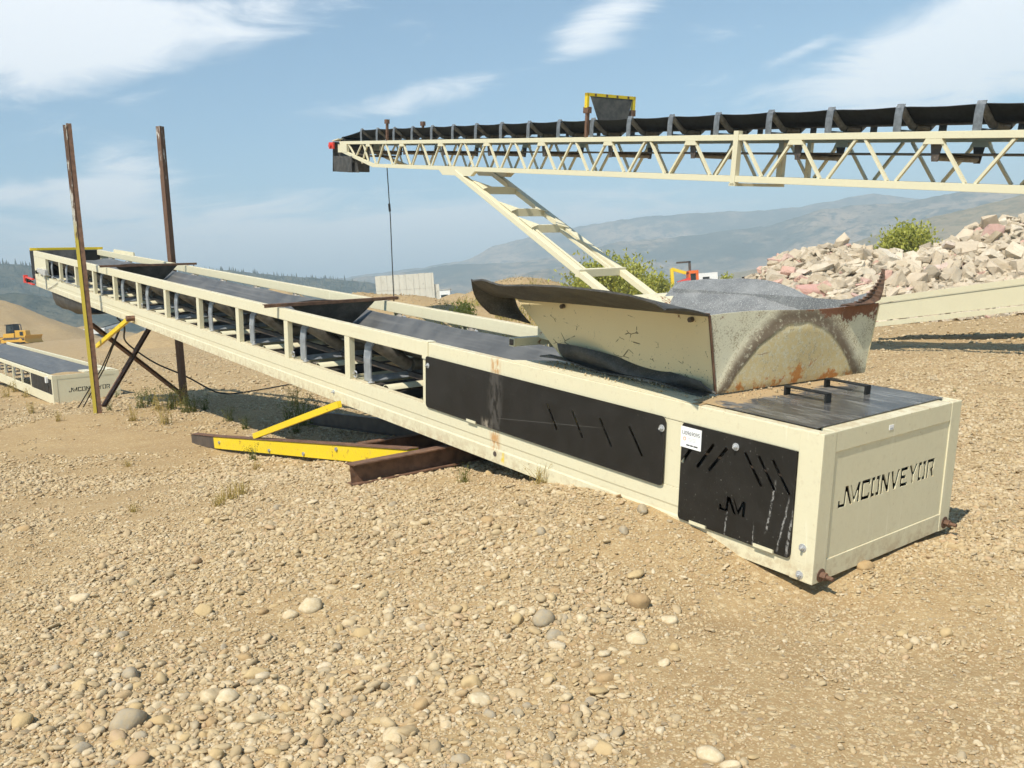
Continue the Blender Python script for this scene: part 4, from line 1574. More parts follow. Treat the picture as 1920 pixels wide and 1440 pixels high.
# ------------------------------------------------------------------ skid frame with yellow angle under the conveyor middle
sk0 = cv(5, .7, -.4)
skid = empty('skid_frame', loc=tuple(sk0))
tag(skid, 'low steel skid frame with yellow angle rail and rusty cross beams under the conveyor', 'skid frame')


def ibeam(b, h, tw, tf):
    return [(-b / 2, 0), (b / 2, 0), (b / 2, tf), (tw / 2, tf), (tw / 2, h - tf), (b / 2, h - tf), (b / 2, h), (-b / 2, h), (-b / 2, h - tf), (-tw / 2, h - tf), (-tw / 2, tf), (-b / 2, tf)]


def anglep(b, h, t):
    return [(0, 0), (t, 0), (t, h - t), (b, h - t), (b, h), (0, h)]


ya, yb, yc = cv(9.43, -.12, -1.335), cv(8.55, -.12, -1.18), cv(3.75, -.12, -.262)
SP('skid_rail', lambda m: m.prof(anglep(-.09, .15, .01), ya, yb), 'darksteel', sk0, skid)
SP('skid_rail', lambda m: m.prof(anglep(-.09, .15, .01), yb, yc), 'yellow', sk0, skid)
for pa_, pb_ in ((ya, yb), (yb, yc)):
    SP('rail_flange', lambda m: m.bar(pa_ + (0.0, 0.0, .155) + CW * .035, pb_ + (0, 0, .155) + CW * .035, .11, .008), 'rust', sk0, skid)
SP('bolt', lambda m: [m.tube([cv(s, -.12, t), cv(s, -.145, t)], .022, 6) for s, t in ((8.35, -1.06), (6.75, -.80), (5.85, -.63), (5.1, -.41))], 'galv', sk0, skid)
SP('skid_rail', lambda m: m.prof(channel(.06, .20, .01), cv(9.3, 1.52, -1.14), cv(4.2, 1.52, -.42)), 'darksteel', sk0, skid)
i0 = np.array((-1.31, 6.81, .272))
SP('cross_beam', lambda m: m.prof(ibeam(.15, .165, .009, .011), i0, cv(3.50, 1.62, 0) * (1, 1, 0) + (0, 0, .30)), 'rust', sk0, skid)
j0 = cv(4.9, -.02, 0) * (1, 1, 0) + (0, 0, .24)
SP('cross_beam', lambda m: m.prof(ibeam(.13, .15, .009, .011), j0, cv(4.55, 1.60, 0) * (1, 1, 0) + (0, 0, .27)), 'rust', sk0, skid)
SP('strut', lambda m: m.bar(cv(5.10, -.09, .03), cv(7.25, -.10, -.745), .045, .065), 'yellow', sk0, skid)

# ------------------------------------------------------------------ tall radial stacker behind
SO = np.array([8.632, 14.66, 2.812])
SD = np.array([-0.528, 0.829, 0.186])
SD /= np.linalg.norm(SD)
SW = np.array([0.8434, 0.5373, 0.0])
ST = np.cross(SW, SD)
ST = ST * np.sign(ST[2])
SWID = 1.50
stk = empty('stacker_conveyor', frame(SO, SD, -SW, ST))
tag(stk, 'tall cream lattice stacking conveyor with raised head and black troughed belt', 'conveyor')


def sv(s, w, t):
    return SO + SD * s + SW * w + ST * t


def K(name, fn, mat, parent=None, **kw):
    mb = MB(True)
    fn(mb)
    return mb.build(name, M[mat], parent or stk, **kw)


S0, S1 = -13.2, 29.0
BC = 25.6            # where the bottom chord kinks up to the head
for w0 in (0.0, SWID):
    K('top_chord', lambda m: m.box(S0, S1, w0 - .05, w0 + .05, .895, 1.02), 'beige', bevel=.006)
    K('bottom_chord', lambda m: m.box(S0, BC, w0 - .05, w0 + .05, 0.0, .14), 'beige', bevel=.006)
    K('bottom_chord', lambda m: m.hexa([(BC, w0 - .05, 0), (BC, w0 + .05, 0), (BC, w0 + .05, .14), (BC, w0 - .05, .14)], [(S1, w0 - .05, .60), (S1, w0 + .05, .60), (S1, w0 + .05, .72), (S1, w0 - .05, .72)]), 'beige', bevel=.004)
    K('head_plate', lambda m: m.box(28.2, 29.15, w0 - .058, w0 + .058, .56, .90), 'beige')
    k0 = -8
    dg1 = MB(True)
    dg1.bar((0.09, 0, .14), (0.66, 0, .895), .05, .065, (0, 1, 0))
    dgm1 = dg1.mesh('lattice_bar', M['beige'])
    dg2 = MB(True)
    dg2.bar((1.43, 0, .14), (0.86, 0, .895), .05, .065, (0, 1, 0))
    dgm2 = dg2.mesh('lattice_bar', M['beige'])
    for k in range(k0, 17):
        s = .94 + 1.523 * k
        put('lattice_bar', dgm1, stk, (s, -w0, 0))
        put('lattice_bar', dgm2, stk, (s, -w0, 0))
    for sa, sb in ((26.1, 26.6), (27.3, 26.75), (27.5, 28.1)):
        tb = .14 + (.58) * max(0, (sa - BC)) / (S1 - BC)
        K('lattice_bar', lambda m: m.bar((sa, w0, tb), (sb, w0, .895), .05, .06, (0, 1, 0)), 'beige')
    gs = MB(True)
    gs.hexa([(-.20, -.054, .80), (.20, -.054, .80), (.20, .054, .80), (-.20, .054, .80)], [(-.15, -.054, .894), (.15, -.054, .894), (.15, .054, .894), (-.15, .054, .894)])
    gsm = gs.mesh('gusset', M['beige'])
    for k in range(-4, 9):
        put('gusset', gsm, stk, (1.70 + 3.046 * k, -w0, 0))
    K('splice_plate', lambda m: m.box(6.30, 6.44, w0 - .07, w0 + .07, -.08, 1.10), 'beige', bevel=.006)
K('cross_plate', lambda m: m.box(6.28, 6.46, -.07, SWID + .07, -.085, -.082 + .06), 'beige')
K('cross_post', lambda m: m.box(5.55, 5.65, SWID - .05, SWID + .05, .14, .895), 'beige')
for s in (16.9, 3.0, -3.0, -9):
    K('cross_plate', lambda m: m.box(s, s + 1.1, .05, SWID - .05, .03, .05), 'beige')

prof3 = [(.10, 1.47), (.17, 1.42), (.30, 1.31), (.42, 1.215), (.52, 1.185), (.98, 1.185), (1.08, 1.215), (1.20, 1.31), (1.33, 1.42), (1.40, 1.47)]
rows = []
for s in np.concatenate([np.linspace(S0 + .4, 26.5, 110), np.linspace(26.5, 29.1, 10)[1:]]):
    k = float(sstep(29.3, 26.2, s))
    ph = ((s - .98) / 1.523) % 1
    sag = -.03 * math.sin(ph * math.pi)
    rows.append([(s, w, (1.19 * (1 - k)) + (t + sag * (1 if abs(w - .75) > .3 else .3)) * k) for w, t in prof3])
mb = MB(True)
mb.sheet(rows, .014)
mb.build('belt', M['black'], stk, smooth=True, autos=1.2)
K('return_belt', lambda m: m.box(S0 + .4, 28.6, .13, 1.37, .635, .65), 'black')
K('head_pulley', lambda m: (m.tube([(29.0, .1, .93), (29.0, SWID - .1, .93)], .27, 22), m.tube([(29.0, -.1, .93), (29.0, SWID + .1, .93)], .04, 10)), 'black', smooth=True)
IDS = idler_meshes(1.34, .115, .50, .44, .075, 36, .16, 'galv_dark')
for k in range(-9, 18):
    place_idler(stk, (.98 + 1.523 * k, -SWID / 2, 1.02), IDS)
rr_ = MB(True)
rr_.tube([(0, .12, .575), (0, SWID - .12, .575)], .062, 14)
rr_.tube([(0, .06, .575), (0, SWID - .06, .575)], .016, 8)
rrm = rr_.mesh('return_roller', M['roller'], True)
hg = MB(True)
hg.hexa([(-.06, .06, .50), (.06, .06, .50), (.06, .075, .50), (-.06, .075, .50)], [(-.11, .06, .80), (.11, .06, .80), (.11, .075, .80), (-.11, .075, .80)])
hg.hexa([(-.06, SWID - .075, .50), (.06, SWID - .075, .50), (.06, SWID - .06, .50), (-.06, SWID - .06, .50)], [(-.11, SWID - .075, .80), (.11, SWID - .075, .80), (.11, SWID - .06, .80), (-.11, SWID - .06, .80)])
hgm = hg.mesh('roller_hanger', M['darksteel'])
for k in range(-4, 9):
    o = put('return_roller', rrm, stk, (1.70 + 3.046 * k, 0, 0))
    put('roller_hanger', hgm, o)
# head chute, guard and red bearing
K('head_chute', lambda m: m.sheet([[(29.55 - .5 * u * (1 - .2 * v) - 2.4 * max(0, u - .35), -.12 + .02 * v, .95 - 1.20 * v) for u in np.linspace(0, 1, 12)] for v in np.linspace(.45, 1, 8)], .012), 'rubber', smooth=True)
K('head_chute', lambda m: m.sheet([[(29.55 + .08 * v, -.12 + (SWID + .24) * u, 1.0 - 1.25 * v) for u in np.linspace(0, 1, 8)] for v in np.linspace(0, 1, 8)], .012), 'rubber', smooth=True)
K('chute_wall', lambda m: m.hexa([(27.2, .05, -.24), (29.3, .05, -.26), (29.3, .07, -.26), (27.2, .07, -.24)], [(27.6, .05, .58), (29.35, .05, .58), (29.35, .07, .58), (27.6, .07, .58)]), 'rubber')
K('head_guard', lambda m: m.hexa([(29.0, -.1, 1.10), (29.7, -.1, 1.02), (29.7, SWID + .1, 1.02), (29.0, SWID + .1, 1.10)], [(29.0, -.1, 1.14), (29.75, -.1, 1.06), (29.75, SWID + .1, 1.06), (29.0, SWID + .1, 1.14)]), 'beige')
K('bearing', lambda m: (m.box(29.35, 29.85, -.2, -.12, .70, .98), m.tube([(29.6, -.28, .84), (29.6, -.1, .84)], .1, 12)), 'red', bevel=.01)
K('scraper', lambda m: (m.bar((26.3, .2, .42), (28.4, .3, .60), .25, .05), m.box(26.0, 26.5, .1, 1.3, .40, .48)), 'darksteel')
# guard posts: rusty stub posts near the head and the yellow-framed wiper
for s, h0, mat in ((24.3, .62, 'rust'), (11.8, .62, 'rust')):
    for w0 in (-.02, SWID + .02):
        gp = K('guard_post', lambda m: (m.box(s - .045, s + .045, w0 - .04, w0 + .04, 1.02, 1.02 + h0), m.box(s - .1, s + .12, w0 - .06, w0 + .06, 1.02 + h0, 1.18 + h0)), mat)
wf = K('wiper_frame', lambda m: (m.box(11.74, 11.86, -.09, -.02, 1.78, 2.16), m.box(11.74, 11.86, SWID + .02, SWID + .09, 1.78, 2.16), m.box(11.74, 11.86, -.09, SWID + .09, 2.08, 2.16)), 'yellow')
K('wiper_curtain', lambda m: m.sheet([[(11.75 - .1 * v, (.02 + 1.46 * u) * (1 - v) + (.28 + .94 * u) * v, 2.08 - .70 * v) for u in np.linspace(0, 1, 12)] for v in np.linspace(0, 1, 7)], .012), 'rubber', wf, smooth=True)
for u in (.12, .38, .62, .88):
    K('frame_bolt', lambda m: m.box(11.73, 11.735, SWID * u - .03, SWID * u + .03, 2.09, 2.15), 'rust', wf)
# folding legs (ladder frame) down to the axle behind the hopper
LT, LB = (18.9, -.06), (10.05, -3.30)
for w0 in (0.02, SWID - .02):
    K('leg', lambda m: m.bar((LT[0], w0, LT[1]), (LB[0], w0, LB[1]), .16, .22, (0, 1, 0)), 'beige', bevel=.008)
    K('pivot_plate', lambda m: m.hexa([(17.9, w0 - .07, -.16), (19.8, w0 - .07, -.16), (19.8, w0 + .07, -.16), (17.9, w0 + .07, -.16)], [(17.6, w0 - .07, .02), (20.1, w0 - .07, .02), (20.1, w0 + .07, .02), (17.6, w0 + .07, .02)]), 'beige')


def lg(u):
    return LT[0] + (LB[0] - LT[0]) * u, LT[1] + (LB[1] - LT[1]) * u


for u in (.17, .36, .49):
    s, t = lg(u)
    rung = K('rung', lambda m: m.bar((s, .1, t + .02), (s, SWID - .1, t + .02), .24, .16, (1, 0, 0)), 'beige', bevel=.006)
    K('rung_gusset', lambda m: [m.add([(s + .55, w, t + .27 + .04), (s - .2, w, t + .05), (s - .05, w + dw, t + .12)] + [(s + .55, w, t + .30 + .04), (s - .2, w, t + .08), (s - .05, w + dw, t + .15)],
                                      [(0, 1, 2), (3, 5, 4), (0, 3, 4, 1), (1, 4, 5, 2), (2, 5, 3, 0)]) for w, dw in ((.06, .38), (SWID - .06, -.38))], 'beige', rung)
s, t = lg(.80)
K('rung', lambda m: m.bar((s, -.1, t), (s, SWID + .1, t), .22, .20, (1, 0, 0)), 'beige', bevel=.008)
for w0 in (.28, SWID - .28):
    (sa, ta), (sb, tb) = lg(.49), lg(.80)
    K('leg_ram', lambda m: m.bar((sa, w0, ta), (sb, w0, tb), .09, .09, (0, 1, 0)), 'beige')
s, t = lg(.97)
K('axle_bracket', lambda m: (m.hexa([(s - .9, -.6, t - .05), (s + .1, -.6, t - .2), (s + .1, SWID + .6, t - .2), (s - .9, SWID + .6, t - .05)], [(s - .6, -.5, t + .18), (s + .1, -.5, t + .08), (s + .1, SWID + .5, t + .08), (s - .6, SWID + .5, t + .18)])), 'beige', bevel=.01)
# wheels under the axle, standing on the ground
ax = sv(lg(1.0)[0], SWID / 2, lg(1.0)[1])
gzw = zg1(ax[0], ax[1])
for sg in (-1, 1):
    c = ax + SW * sg * 1.35
    r0 = .55
    cz_ = zg1(c[0], c[1]) + r0 - .03
    loc = [(c - SO) @ SD, -((c - SO) @ SW), 0]
    p = np.array((c[0], c[1], cz_))
    q = p - SO
    s_, w_, t_ = q @ SD, q @ SW, q @ ST
    wh = K('wheel', lambda m: m.tube([(s_, w_ - .17, t_), (s_, w_ - .13, t_), (s_, w_ + .13, t_), (s_, w_ + .17, t_)], [r0 * .88, r0, r0, r0 * .88], 28), 'black', smooth=True)
    K('rim', lambda m: m.tube([(s_, w_ - .18, t_), (s_, w_ + .18, t_)], r0 * .5, 20), 'white', wh, smooth=True)
    K('axle_leg', lambda m: m.bar((s_, w_ - sg * .3, t_), (lg(.97)[0], SWID / 2 + sg * .9, lg(.97)[1]), .16, .16, (1, 0, 0)), 'beige')
# tail stand resting on the ground, out of the picture to the right
tp = sv(S0 + .6, SWID / 2, 0)
K('tail_stand', lambda m: m.box(S0 + .3, S0 + .8, -.1, SWID + .1, -(tp[2] - zg1(tp[0], tp[1])) - .1, 0), 'beige')

# rope hanging from the stacker head
hp = sv(25.45, .5, .1)
gpt = gz(750, 560, 42)
mb = MB()
e = np.array((hp[0] - .25, hp[1] + .1, zg1(hp[0], hp[1]) - .0))
mb.tube([hp, hp * .72 + e * .28 + (.03, 0, 0), hp * .4 + e * .6, e], .022, 6)
mb.tube([hp * .80 + e * .2 + (.01, 0, 0), hp * .76 + e * .24 + (.025, 0, 0)], .05, 6)
mb.v = [tuple(np.asarray(p) - e) for p in mb.v]
o = mb.build('hanging_cable', M['black'])
o.location = tuple(e)
tag(o, 'thin dark cable hanging from the stacker head to the ground', 'cable')

# ------------------------------------------------------------------ second conveyor lying at the left
def simple_conveyor(A, d, w, length, wid, h, label, nposts, panel, letters, belt_open=True):
    d = np.asarray(d) / np.linalg.norm(d)
    w = np.asarray(w) / np.linalg.norm(w)
    t = np.cross(w, d)
    t = t * np.sign(t[2])
    root = empty('belt_conveyor', frame(A, d, -w, t))
    tag(root, label, 'conveyor')

    def B(name, fn, mat, parent=None, **kw):
        mb = MB(True)
        fn(mb)
        return mb.build(name, M[mat], parent or root, **kw)
    hs = h / .8
    for w0, near in ((0, True), (wid, False)):
        B('top_chord', lambda m: chord_profile(m, .1, length, w0, .69 * hs, h, near), 'beige', bevel=.006)
        B('bottom_channel', lambda m: chord_profile(m, .1, length, w0, 0, .26 * hs, near, False), 'beige', bevel=.004)
        for k in range(nposts):
            s = panel + 1.42 * k
            k_ = 1 if near else -1
            B('post', lambda m: m.box(s, s + .10, min(w0 + k_ * .004, w0 + k_ * .05), max(w0 + k_ * .004, w0 + k_ * .05), .261 * hs, .689 * hs), 'beige')
    B('corner_post', lambda m: m.box(-.003, .12, -.003, .12, -.002, h + .002), 'beige')
    B('corner_post', lambda m: m.box(-.003, .12, wid - .12, wid + .003, -.002, h + .002), 'beige')
    B('side_panel', lambda m: m.box(.12, .52, .004, .012, .06, .69 * hs), 'panel_a')
    B('side_panel', lambda m: m.box(.60, panel - .02, .004, .012, .27 * hs, .69 * hs), 'panel_a')
    B('end_flange', lambda m: m.box(-.001, .07, .121, wid - .121, .70 * hs, h + .001), 'beige')
    pe = MB(True)
    pe.plate([(.10, -.0), (wid - .10, -.0), (wid - .10, .71 * hs), (.10, .71 * hs)], letters, lambda a, b, dd: (.006 + dd, a, b), .006)
    np_ = pe.build('name_plate', M['beige'], root)
    B('inner_plate', lambda m: m.box(.3, .31, .1, wid - .1, .02, .7), 'black')
    bw = wid - .45
    pr = [(.2, .72), (.2 + bw * .15, .62), (.2 + bw * .3, .50), (.2 + bw * .7, .50), (.2 + bw * .85, .62), (.2 + bw, .72)]
    mb = MB(True)
    mb.sheet([[(s, a + .02, b * hs + .03) for a, b in pr] for s in np.linspace(.9, length, 30)], .012)
    mb.build('belt', M['belt'], root, smooth=False)
    for k in range(nposts):
        place_idler(root, (panel - .1 + 1.42 * k, -wid / 2, .27), IDL)
    return root, B


lA = np.array((-13.509, 25.943, -.30))
lroot, LB_ = simple_conveyor(lA, (-.63, .774, .068), (.776, .631, 0), 17.0, 1.87, .86, 'beige belt conveyor lying low behind the support posts, open grey belt', 10, 2.95,
                             word(WORD, .42, .33, .13, .93))
LB_('tail_cover', lambda m: m.box(.08, .75, .9, 1.8, .862, .90), 'beige_worn')
LB_('sand_heap', lambda m: m.sheet([[(.05 + 1.5 * u, .06 + .9 * v, .862 + .05 * math.sin(u * 3.1) * math.sin(v * 3.1) - .16 * u * u) for u in np.linspace(0, 1, 9)] for v in np.linspace(0, 1, 9)], .01), 'ground')
LB_('junction_box', lambda m: m.box(.50, .62, -.07, -.004, .62, .80), 'white')

# plain plate-sided conveyor frame at the right
ro = at(1641, 613, 23.0)
rd = CAMM @ np.array([-1037 / FPX, 77 / FPX, 1.0])
rd /= np.linalg.norm(rd)
rw = np.cross(rd, (0, 0, 1))
rw /= np.linalg.norm(rw)
rw *= np.sign(rw[0])
rt = np.cross(rw, rd)
rt = rt * np.sign(rt[2])
gird = empty('conveyor_frame', frame(ro, rd, -rw, rt))
tag(gird, 'plain plate-sided cream conveyor frame in front of the rubble heap', 'conveyor')


def G_(name, fn, mat, parent=None, **kw):
    mb = MB(True)
    fn(mb)
    return mb.build(name, M[mat], parent or gird, **kw)


for w0 in (0, 1.3):
    k = 1 if w0 == 0 else -1
    G_('side_plate', lambda m: m.box(-14, 0, min(w0 + k * .03, w0 + k * .04), max(w0 + k * .03, w0 + k * .04), .152, .585), 'beige')
    G_('top_flange', lambda m: m.box(-14, .03, min(w0, w0 + k * .08), max(w0, w0 + k * .08), .60, .74), 'beige', bevel=.005)
    G_('bottom_flange', lambda m: m.box(-14, .03, min(w0, w0 + k * .08), max(w0, w0 + k * .08), 0, .125), 'beige', bevel=.005)
G_('end_brace', lambda m: m.box(-.1, 0, .09, 1.21, .05, .12), 'beige')
for s in (-13.2, -7.5):
    pp = ro + rd * s
    for w0 in (.02, 1.22):
        q = ro + rd * s + rw * (w0 + .03)
        G_('leg', lambda m: m.box(s, s + .1, w0 + .01, w0 + .07, -(q[2] - zg1(q[0], q[1])) - .1, 0), 'beige')
G_('belt', lambda m: m.box(-14, -.2, .15, 1.15, .45, .47), 'belt')

# ------------------------------------------------------------------ loose black hose under the conveyor head
hz = [cv(13.35, -.02, .0), cv(13.3, .1, -.15), at(230, 640, 17.0), at(290, 682, 17.4), at(350, 705, 18.0), at(410, 717, 18.8), at(480, 716, 20.0), at(540, 706, 21.5)]
for p in hz[5:]:
    p[2] = zg1(p[0], p[1]) + .03
t_ = np.linspace(0, len(hz) - 1, 40)
cur = [np.array([np.interp(x, range(len(hz)), [p[c] for p in hz]) for c in range(3)]) for x in t_]
for _ in range(4):
    cur = [cur[0]] + [(cur[i - 1] + cur[i] * 2 + cur[i + 1]) / 4 for i in range(1, len(cur) - 1)] + [cur[-1]]
mb = MB()
mb.tube(cur, .016, 6)
q0 = cv(13.35, .1, -.02)
for dx in (0, .5):
    g0 = at(138 + dx * 20, 690, 19.0)
    g0[2] = zg1(g0[0], g0[1]) + .02
    mb.tube([q0, q0 * .55 + g0 * .45 + (0, 0, -.1), g0], .014, 6)
o = mb.build('power_cable', M['black'])
tag(o, 'slack black power cable drooping from the conveyor to the ground', 'cable')

# ------------------------------------------------------------------ concrete wall on the bank
wa, wb = at(703, 518, 96), at(812, 508, 97)
wdir = (wb - wa) * (1, 1, 0)
wl = np.linalg.norm(wdir)
wdir /= wl
wal = empty('concrete_wall', frame((wa[0], wa[1], wa[2] - 3.4), wdir, np.cross((0, 0, 1), wdir), (0, 0, 1)))
tag(wal, 'tall grey board-formed concrete wall standing on the gravel bank', 'wall')
mb = MB()
mb.box(0, wl, .03, .5, -1.5, 3.38)
mb.box(wl + .01, wl + .55, .2, .9, -1.5, 2.1)
mb.build('wall_core', M['concrete'], wal)
xb = 0.0
while xb < wl - .2:
    bw = min(random.uniform(.55, .85), wl - xb)
    for z0, z1 in ((-1.5, 1.72), (1.74, 3.38 + random.uniform(-.03, .03))):
        mb = MB()
        mb.box(xb + .012, xb + bw - .012, random.uniform(-.03, -.01), .029, z0 + .01, z1)
        mb.build('concrete_panel', M['concrete'], wal)
    xb += bw

# small white site cabin beyond the wall
sc_p = gz(833, 565, 150)
cab = empty('site_cabin', loc=(sc_p[0], sc_p[1], sc_p[2]))
tag(cab, 'small white site cabin beside the concrete wall', 'cabin')
mb = MB()
mb.box(-1.15, 1.15, -1, 1, 0, 1.9 + 1.9)
mb.build('cabin_wall', M['white'], cab)
mb = MB()
mb.box(-1.25, 1.25, -1.1, 1.1, 3.81, 3.95)
mb.build('roof', M['greybox'], cab)
mb = MB()
mb.box(-.4, .75, -1.02, -.99, 2.3, 3.0)
mb.build('window', M['glass'], cab)

# ------------------------------------------------------------------ bulldozer by the gravel mound
bz = gz(34, 646, 132)
bd_ = empty('bulldozer', loc=tuple(bz), rz=R(-14))
tag(bd_, 'yellow bulldozer with black cab parked by the gravel mound', 'bulldozer')


def D_(name, fn, mat, parent=None, **kw):
    mb = MB()
    fn(mb)
    return mb.build(name, M[mat], parent or bd_, **kw)


for y0 in (-1.25, .75):
    pts = [(-1.9, .15), (-1.3, 0), (1.5, 0), (2.05, .25), (2.05, .65), (1.5, .95), (-1.2, 1.05), (-1.9, .75)]
    trk = D_('track', lambda m: m.add([(x, y, z) for y in (y0, y0 + .5) for x, z in pts], [(i, (i + 1) % 8, (i + 1) % 8 + 8, i + 8) for i in range(8)] + [tuple(range(8)), tuple(range(8, 16))]), 'darksteel')
    D_('track_frame', lambda m: m.box(-1.3, 1.5, y0 - .03, y0 + .53, .28, .68), 'dozer', trk, bevel=.08)
    for x in (-1.5, 1.65):
        D_('sprocket', lambda m: m.tube([(x, y0 - .05, .5), (x, y0 + .55, .5)], .33, 14), 'dozer', trk)
D_('engine_hood', lambda m: m.hexa([(.1, -.55, .9), (2.1, -.5, .9), (2.1, .5, .9), (.1, .55, .9)], [(.1, -.5, 2.05), (1.95, -.45, 1.95), (1.95, .45, 1.95), (.1, .5, 2.05)]), 'dozer', bevel=.05)
D_('grille', lambda m: m.box(1.0, 1.55, -.56, -.52, 1.25, 1.8), 'black')
D_('rear_body', lambda m: m.hexa([(-1.9, -.75, .9), (.1, -.75, .9), (.1, .75, .9), (-1.9, .75, .9)], [(-1.8, -.7, 1.65), (.1, -.7, 1.65), (.1, .7, 1.65), (-1.8, .7, 1.65)]), 'dozer', bevel=.05)
cabn = D_('cab', lambda m: m.hexa([(-1.35, -.65, 1.66), (.1, -.65, 1.66), (.1, .65, 1.66), (-1.35, .65, 1.66)], [(-1.25, -.6, 2.9), (.0, -.6, 2.9), (.0, .6, 2.9), (-1.25, .6, 2.9)]), 'black', bevel=.04)
D_('cab_roof', lambda m: m.box(-1.4, .15, -.72, .72, 2.91, 3.02), 'black', cabn, bevel=.03)
D_('window', lambda m: m.box(-.95, -.35, -.665, -.645, 1.95, 2.75), 'glass', cabn)
D_('exhaust', lambda m: m.tube([(1.1, -.25, 1.9), (1.1, -.25, 2.7), (.95, -.25, 2.95)], .08, 8), 'darksteel')
D_('blade', lambda m: m.sheet([[(2.75 + .25 * (2 * u - 1) ** 2, -1.7 + 3.4 * v, .05 + 1.2 * u) for u in np.linspace(0, 1, 6)] for v in np.linspace(0, 1, 4)], .06), 'dozer')
for y0 in (-1.42, 1.32):
    D_('push_arm', lambda m: m.bar((0, y0, .5), (2.8, y0, .35), .16, .22), 'dozer')
D_('ripper', lambda m: (m.box(-2.8, -1.9, -.5, .5, .7, 1.1), m.box(-2.9, -2.7, -.6, .6, .3, 1.2)), 'dozer')

# ------------------------------------------------------------------ small far machines
fm = gz(215, 622, 175)
farc = empty('screening_plant', loc=tuple(fm), rz=R(6))
tag(farc, 'distant grey screening conveyor between two gravel mounds', 'machine')
for nm, fn, mat in (('frame', lambda m: (m.bar((-4, 0, 1.2), (9, 0, 4.0), 1.0, .5)), 'galv'), ('belt', lambda m: m.bar((-4, 0, 1.56), (9, 0, 4.4), .9, .15), 'black'),
                    ('chassis', lambda m: m.box(-6.5, -1.5, -1.2, 1.2, .8, 1.9), 'white'), ('axle', lambda m: m.box(-5.6, -2.4, -1.3, 1.3, -.3, .78), 'black'), ('leg', lambda m: (m.bar((6, -.6, -.3), (6, -.3, 3.2), .2, .2, (0, 1, 0)), m.bar((6, .6, -.3), (6, .3, 3.2), .2, .2, (0, 1, 0))), 'galv')):
    mb = MB()
    fn(mb)
    mb.build(nm, M[mat], farc)

om = gz(1285, 560, 88)
exc = empty('excavator', loc=tuple(om))
tag(exc, 'orange and red loader machine far behind the hopper', 'machine')
zb = 1.7
for nm, fn, mat in (('boom', lambda m: (m.box(-1.35, -1.05, -.2, .2, zb, zb + 2.0), m.bar((-1.2, 0, zb + 1.95), (.2, 0, zb + 1.45), .3, .3)), 'yellow'),
                    ('body', lambda m: m.hexa([(-1.1, -.8, zb - 1.2), (.6, -.8, zb - 1.2), (.6, .8, zb - 1.2), (-1.1, .8, zb - 1.2)], [(-.6, -.7, zb + .7), (.5, -.7, zb + 1.0), (.5, .7, zb + 1.0), (-.6, .7, zb + .7)]), 'red'),
                    ('cab_frame', lambda m: (m.box(.35, .5, -.7, .7, zb - 1, zb + 1.5), m.box(1.05, 1.3, -.7, .7, zb - 1, zb + 1.5), m.box(.35, 1.3, -.72, .72, zb + 1.35, zb + 1.65)), 'orange'),
                    ('cab_glass', lambda m: m.box(.51, 1.04, -.6, .6, zb - 1, zb + 1.34), 'glass'),
                    ('track', lambda m: (m.box(-1.6, 1.5, -1.2, -.7, -.2, zb - 1.0), m.box(-1.6, 1.5, .7, 1.2, -.2, zb - 1.0)), 'black'),
                    ('exhaust', lambda m: (m.box(.5, .72, -.1, .1, zb + 1.65, zb + 2.6), m.box(-.7, .72, -.1, .1, zb + 2.45, zb + 2.62)), 'darksteel')):
    mb = MB()
    fn(mb)
    mb.build(nm, M[mat], exc)
wt = gz(1322, 560, 92)
trl = empty('trailer', loc=tuple(wt))
tag(trl, 'white box trailer with dark door beside the orange machine', 'trailer')
for nm, fn, mat in (('body', lambda m: m.box(-.9, 1.2, -1, 1, .8, 3.0), 'white'), ('door', lambda m: m.box(-.35, .35, -1.02, -.99, 1.2, 2.6), 'black'), ('wheel', lambda m: m.tube([(0, -1, .3), (0, 1, .3)], .5, 14), 'black')):
    mb = MB()
    fn(mb)
    mb.build(nm, M[mat], trl)
dk = gz(1425, 560, 40)
gb = empty('scrap_grate', loc=(dk[0], dk[1], dk[2]), rz=R(-8))
tag(gb, 'dark green slotted steel box standing before the rubble heap', 'steel box')
for nm, fn, mat in (('body', lambda m: m.box(-.55, .6, -.4, .4, -.05, 2.02), 'darksteel'), ('lid', lambda m: m.box(-.70, .62, -.45, .45, 2.03, 2.13), 'black')):
    mb = MB()
    fn(mb)
    mb.build(nm, M[mat], gb)
for k in range(9):
    mb = MB()
    mb.box(-.50 + .12 * k, -.44 + .12 * k, -.412, -.402, 1.86, 1.96)
    mb.build('slot_rib', M['greybox'], gb)

# ------------------------------------------------------------------ stones
from mathutils import noise as mnoise


def stone_mesh(name, seed, flat, sub, mat, rough=.16, angular=False):
    r_ = np.random.default_rng(seed)
    bm = bmesh.new()
    bmesh.ops.create_icosphere(bm, subdivisions=sub, radius=.5)
    dirs = r_.normal(size=(7, 3))
    dirs /= np.linalg.norm(dirs, axis=1)[:, None]
    amp = r_.uniform(-rough, rough, 7) * 1.2
    ax_ = (1.0, r_.uniform(.62, .95), flat * r_.uniform(.8, 1.15))
    for v in bm.verts:
        p = np.array(v.co)
        d = p / np.linalg.norm(p)
        k = 1 + float((amp * np.clip(dirs @ d, -.2, 1) ** 2).sum())
        p = d * .5 * k
        for q in dirs[:6]:
            h = p @ q - .365
            if h > 0 and not angular:
                p = p - q * h * .85
        nz = mnoise.noise(Vector(p * 3.2) + Vector((seed, 0, 0))) * .075 + mnoise.noise(Vector(p * 8) + Vector((0, seed, 0))) * .03
        p = p * (1 + nz * 1.6)
        v.co = Vector((p[0] * ax_[0], p[1] * ax_[1], p[2] * ax_[2]))
    me = bpy.data.meshes.new(name)
    bm.to_mesh(me)
    bm.free()
    for p in me.polygons:
        p.use_smooth = True
    me.materials.append(M[mat])
    return me


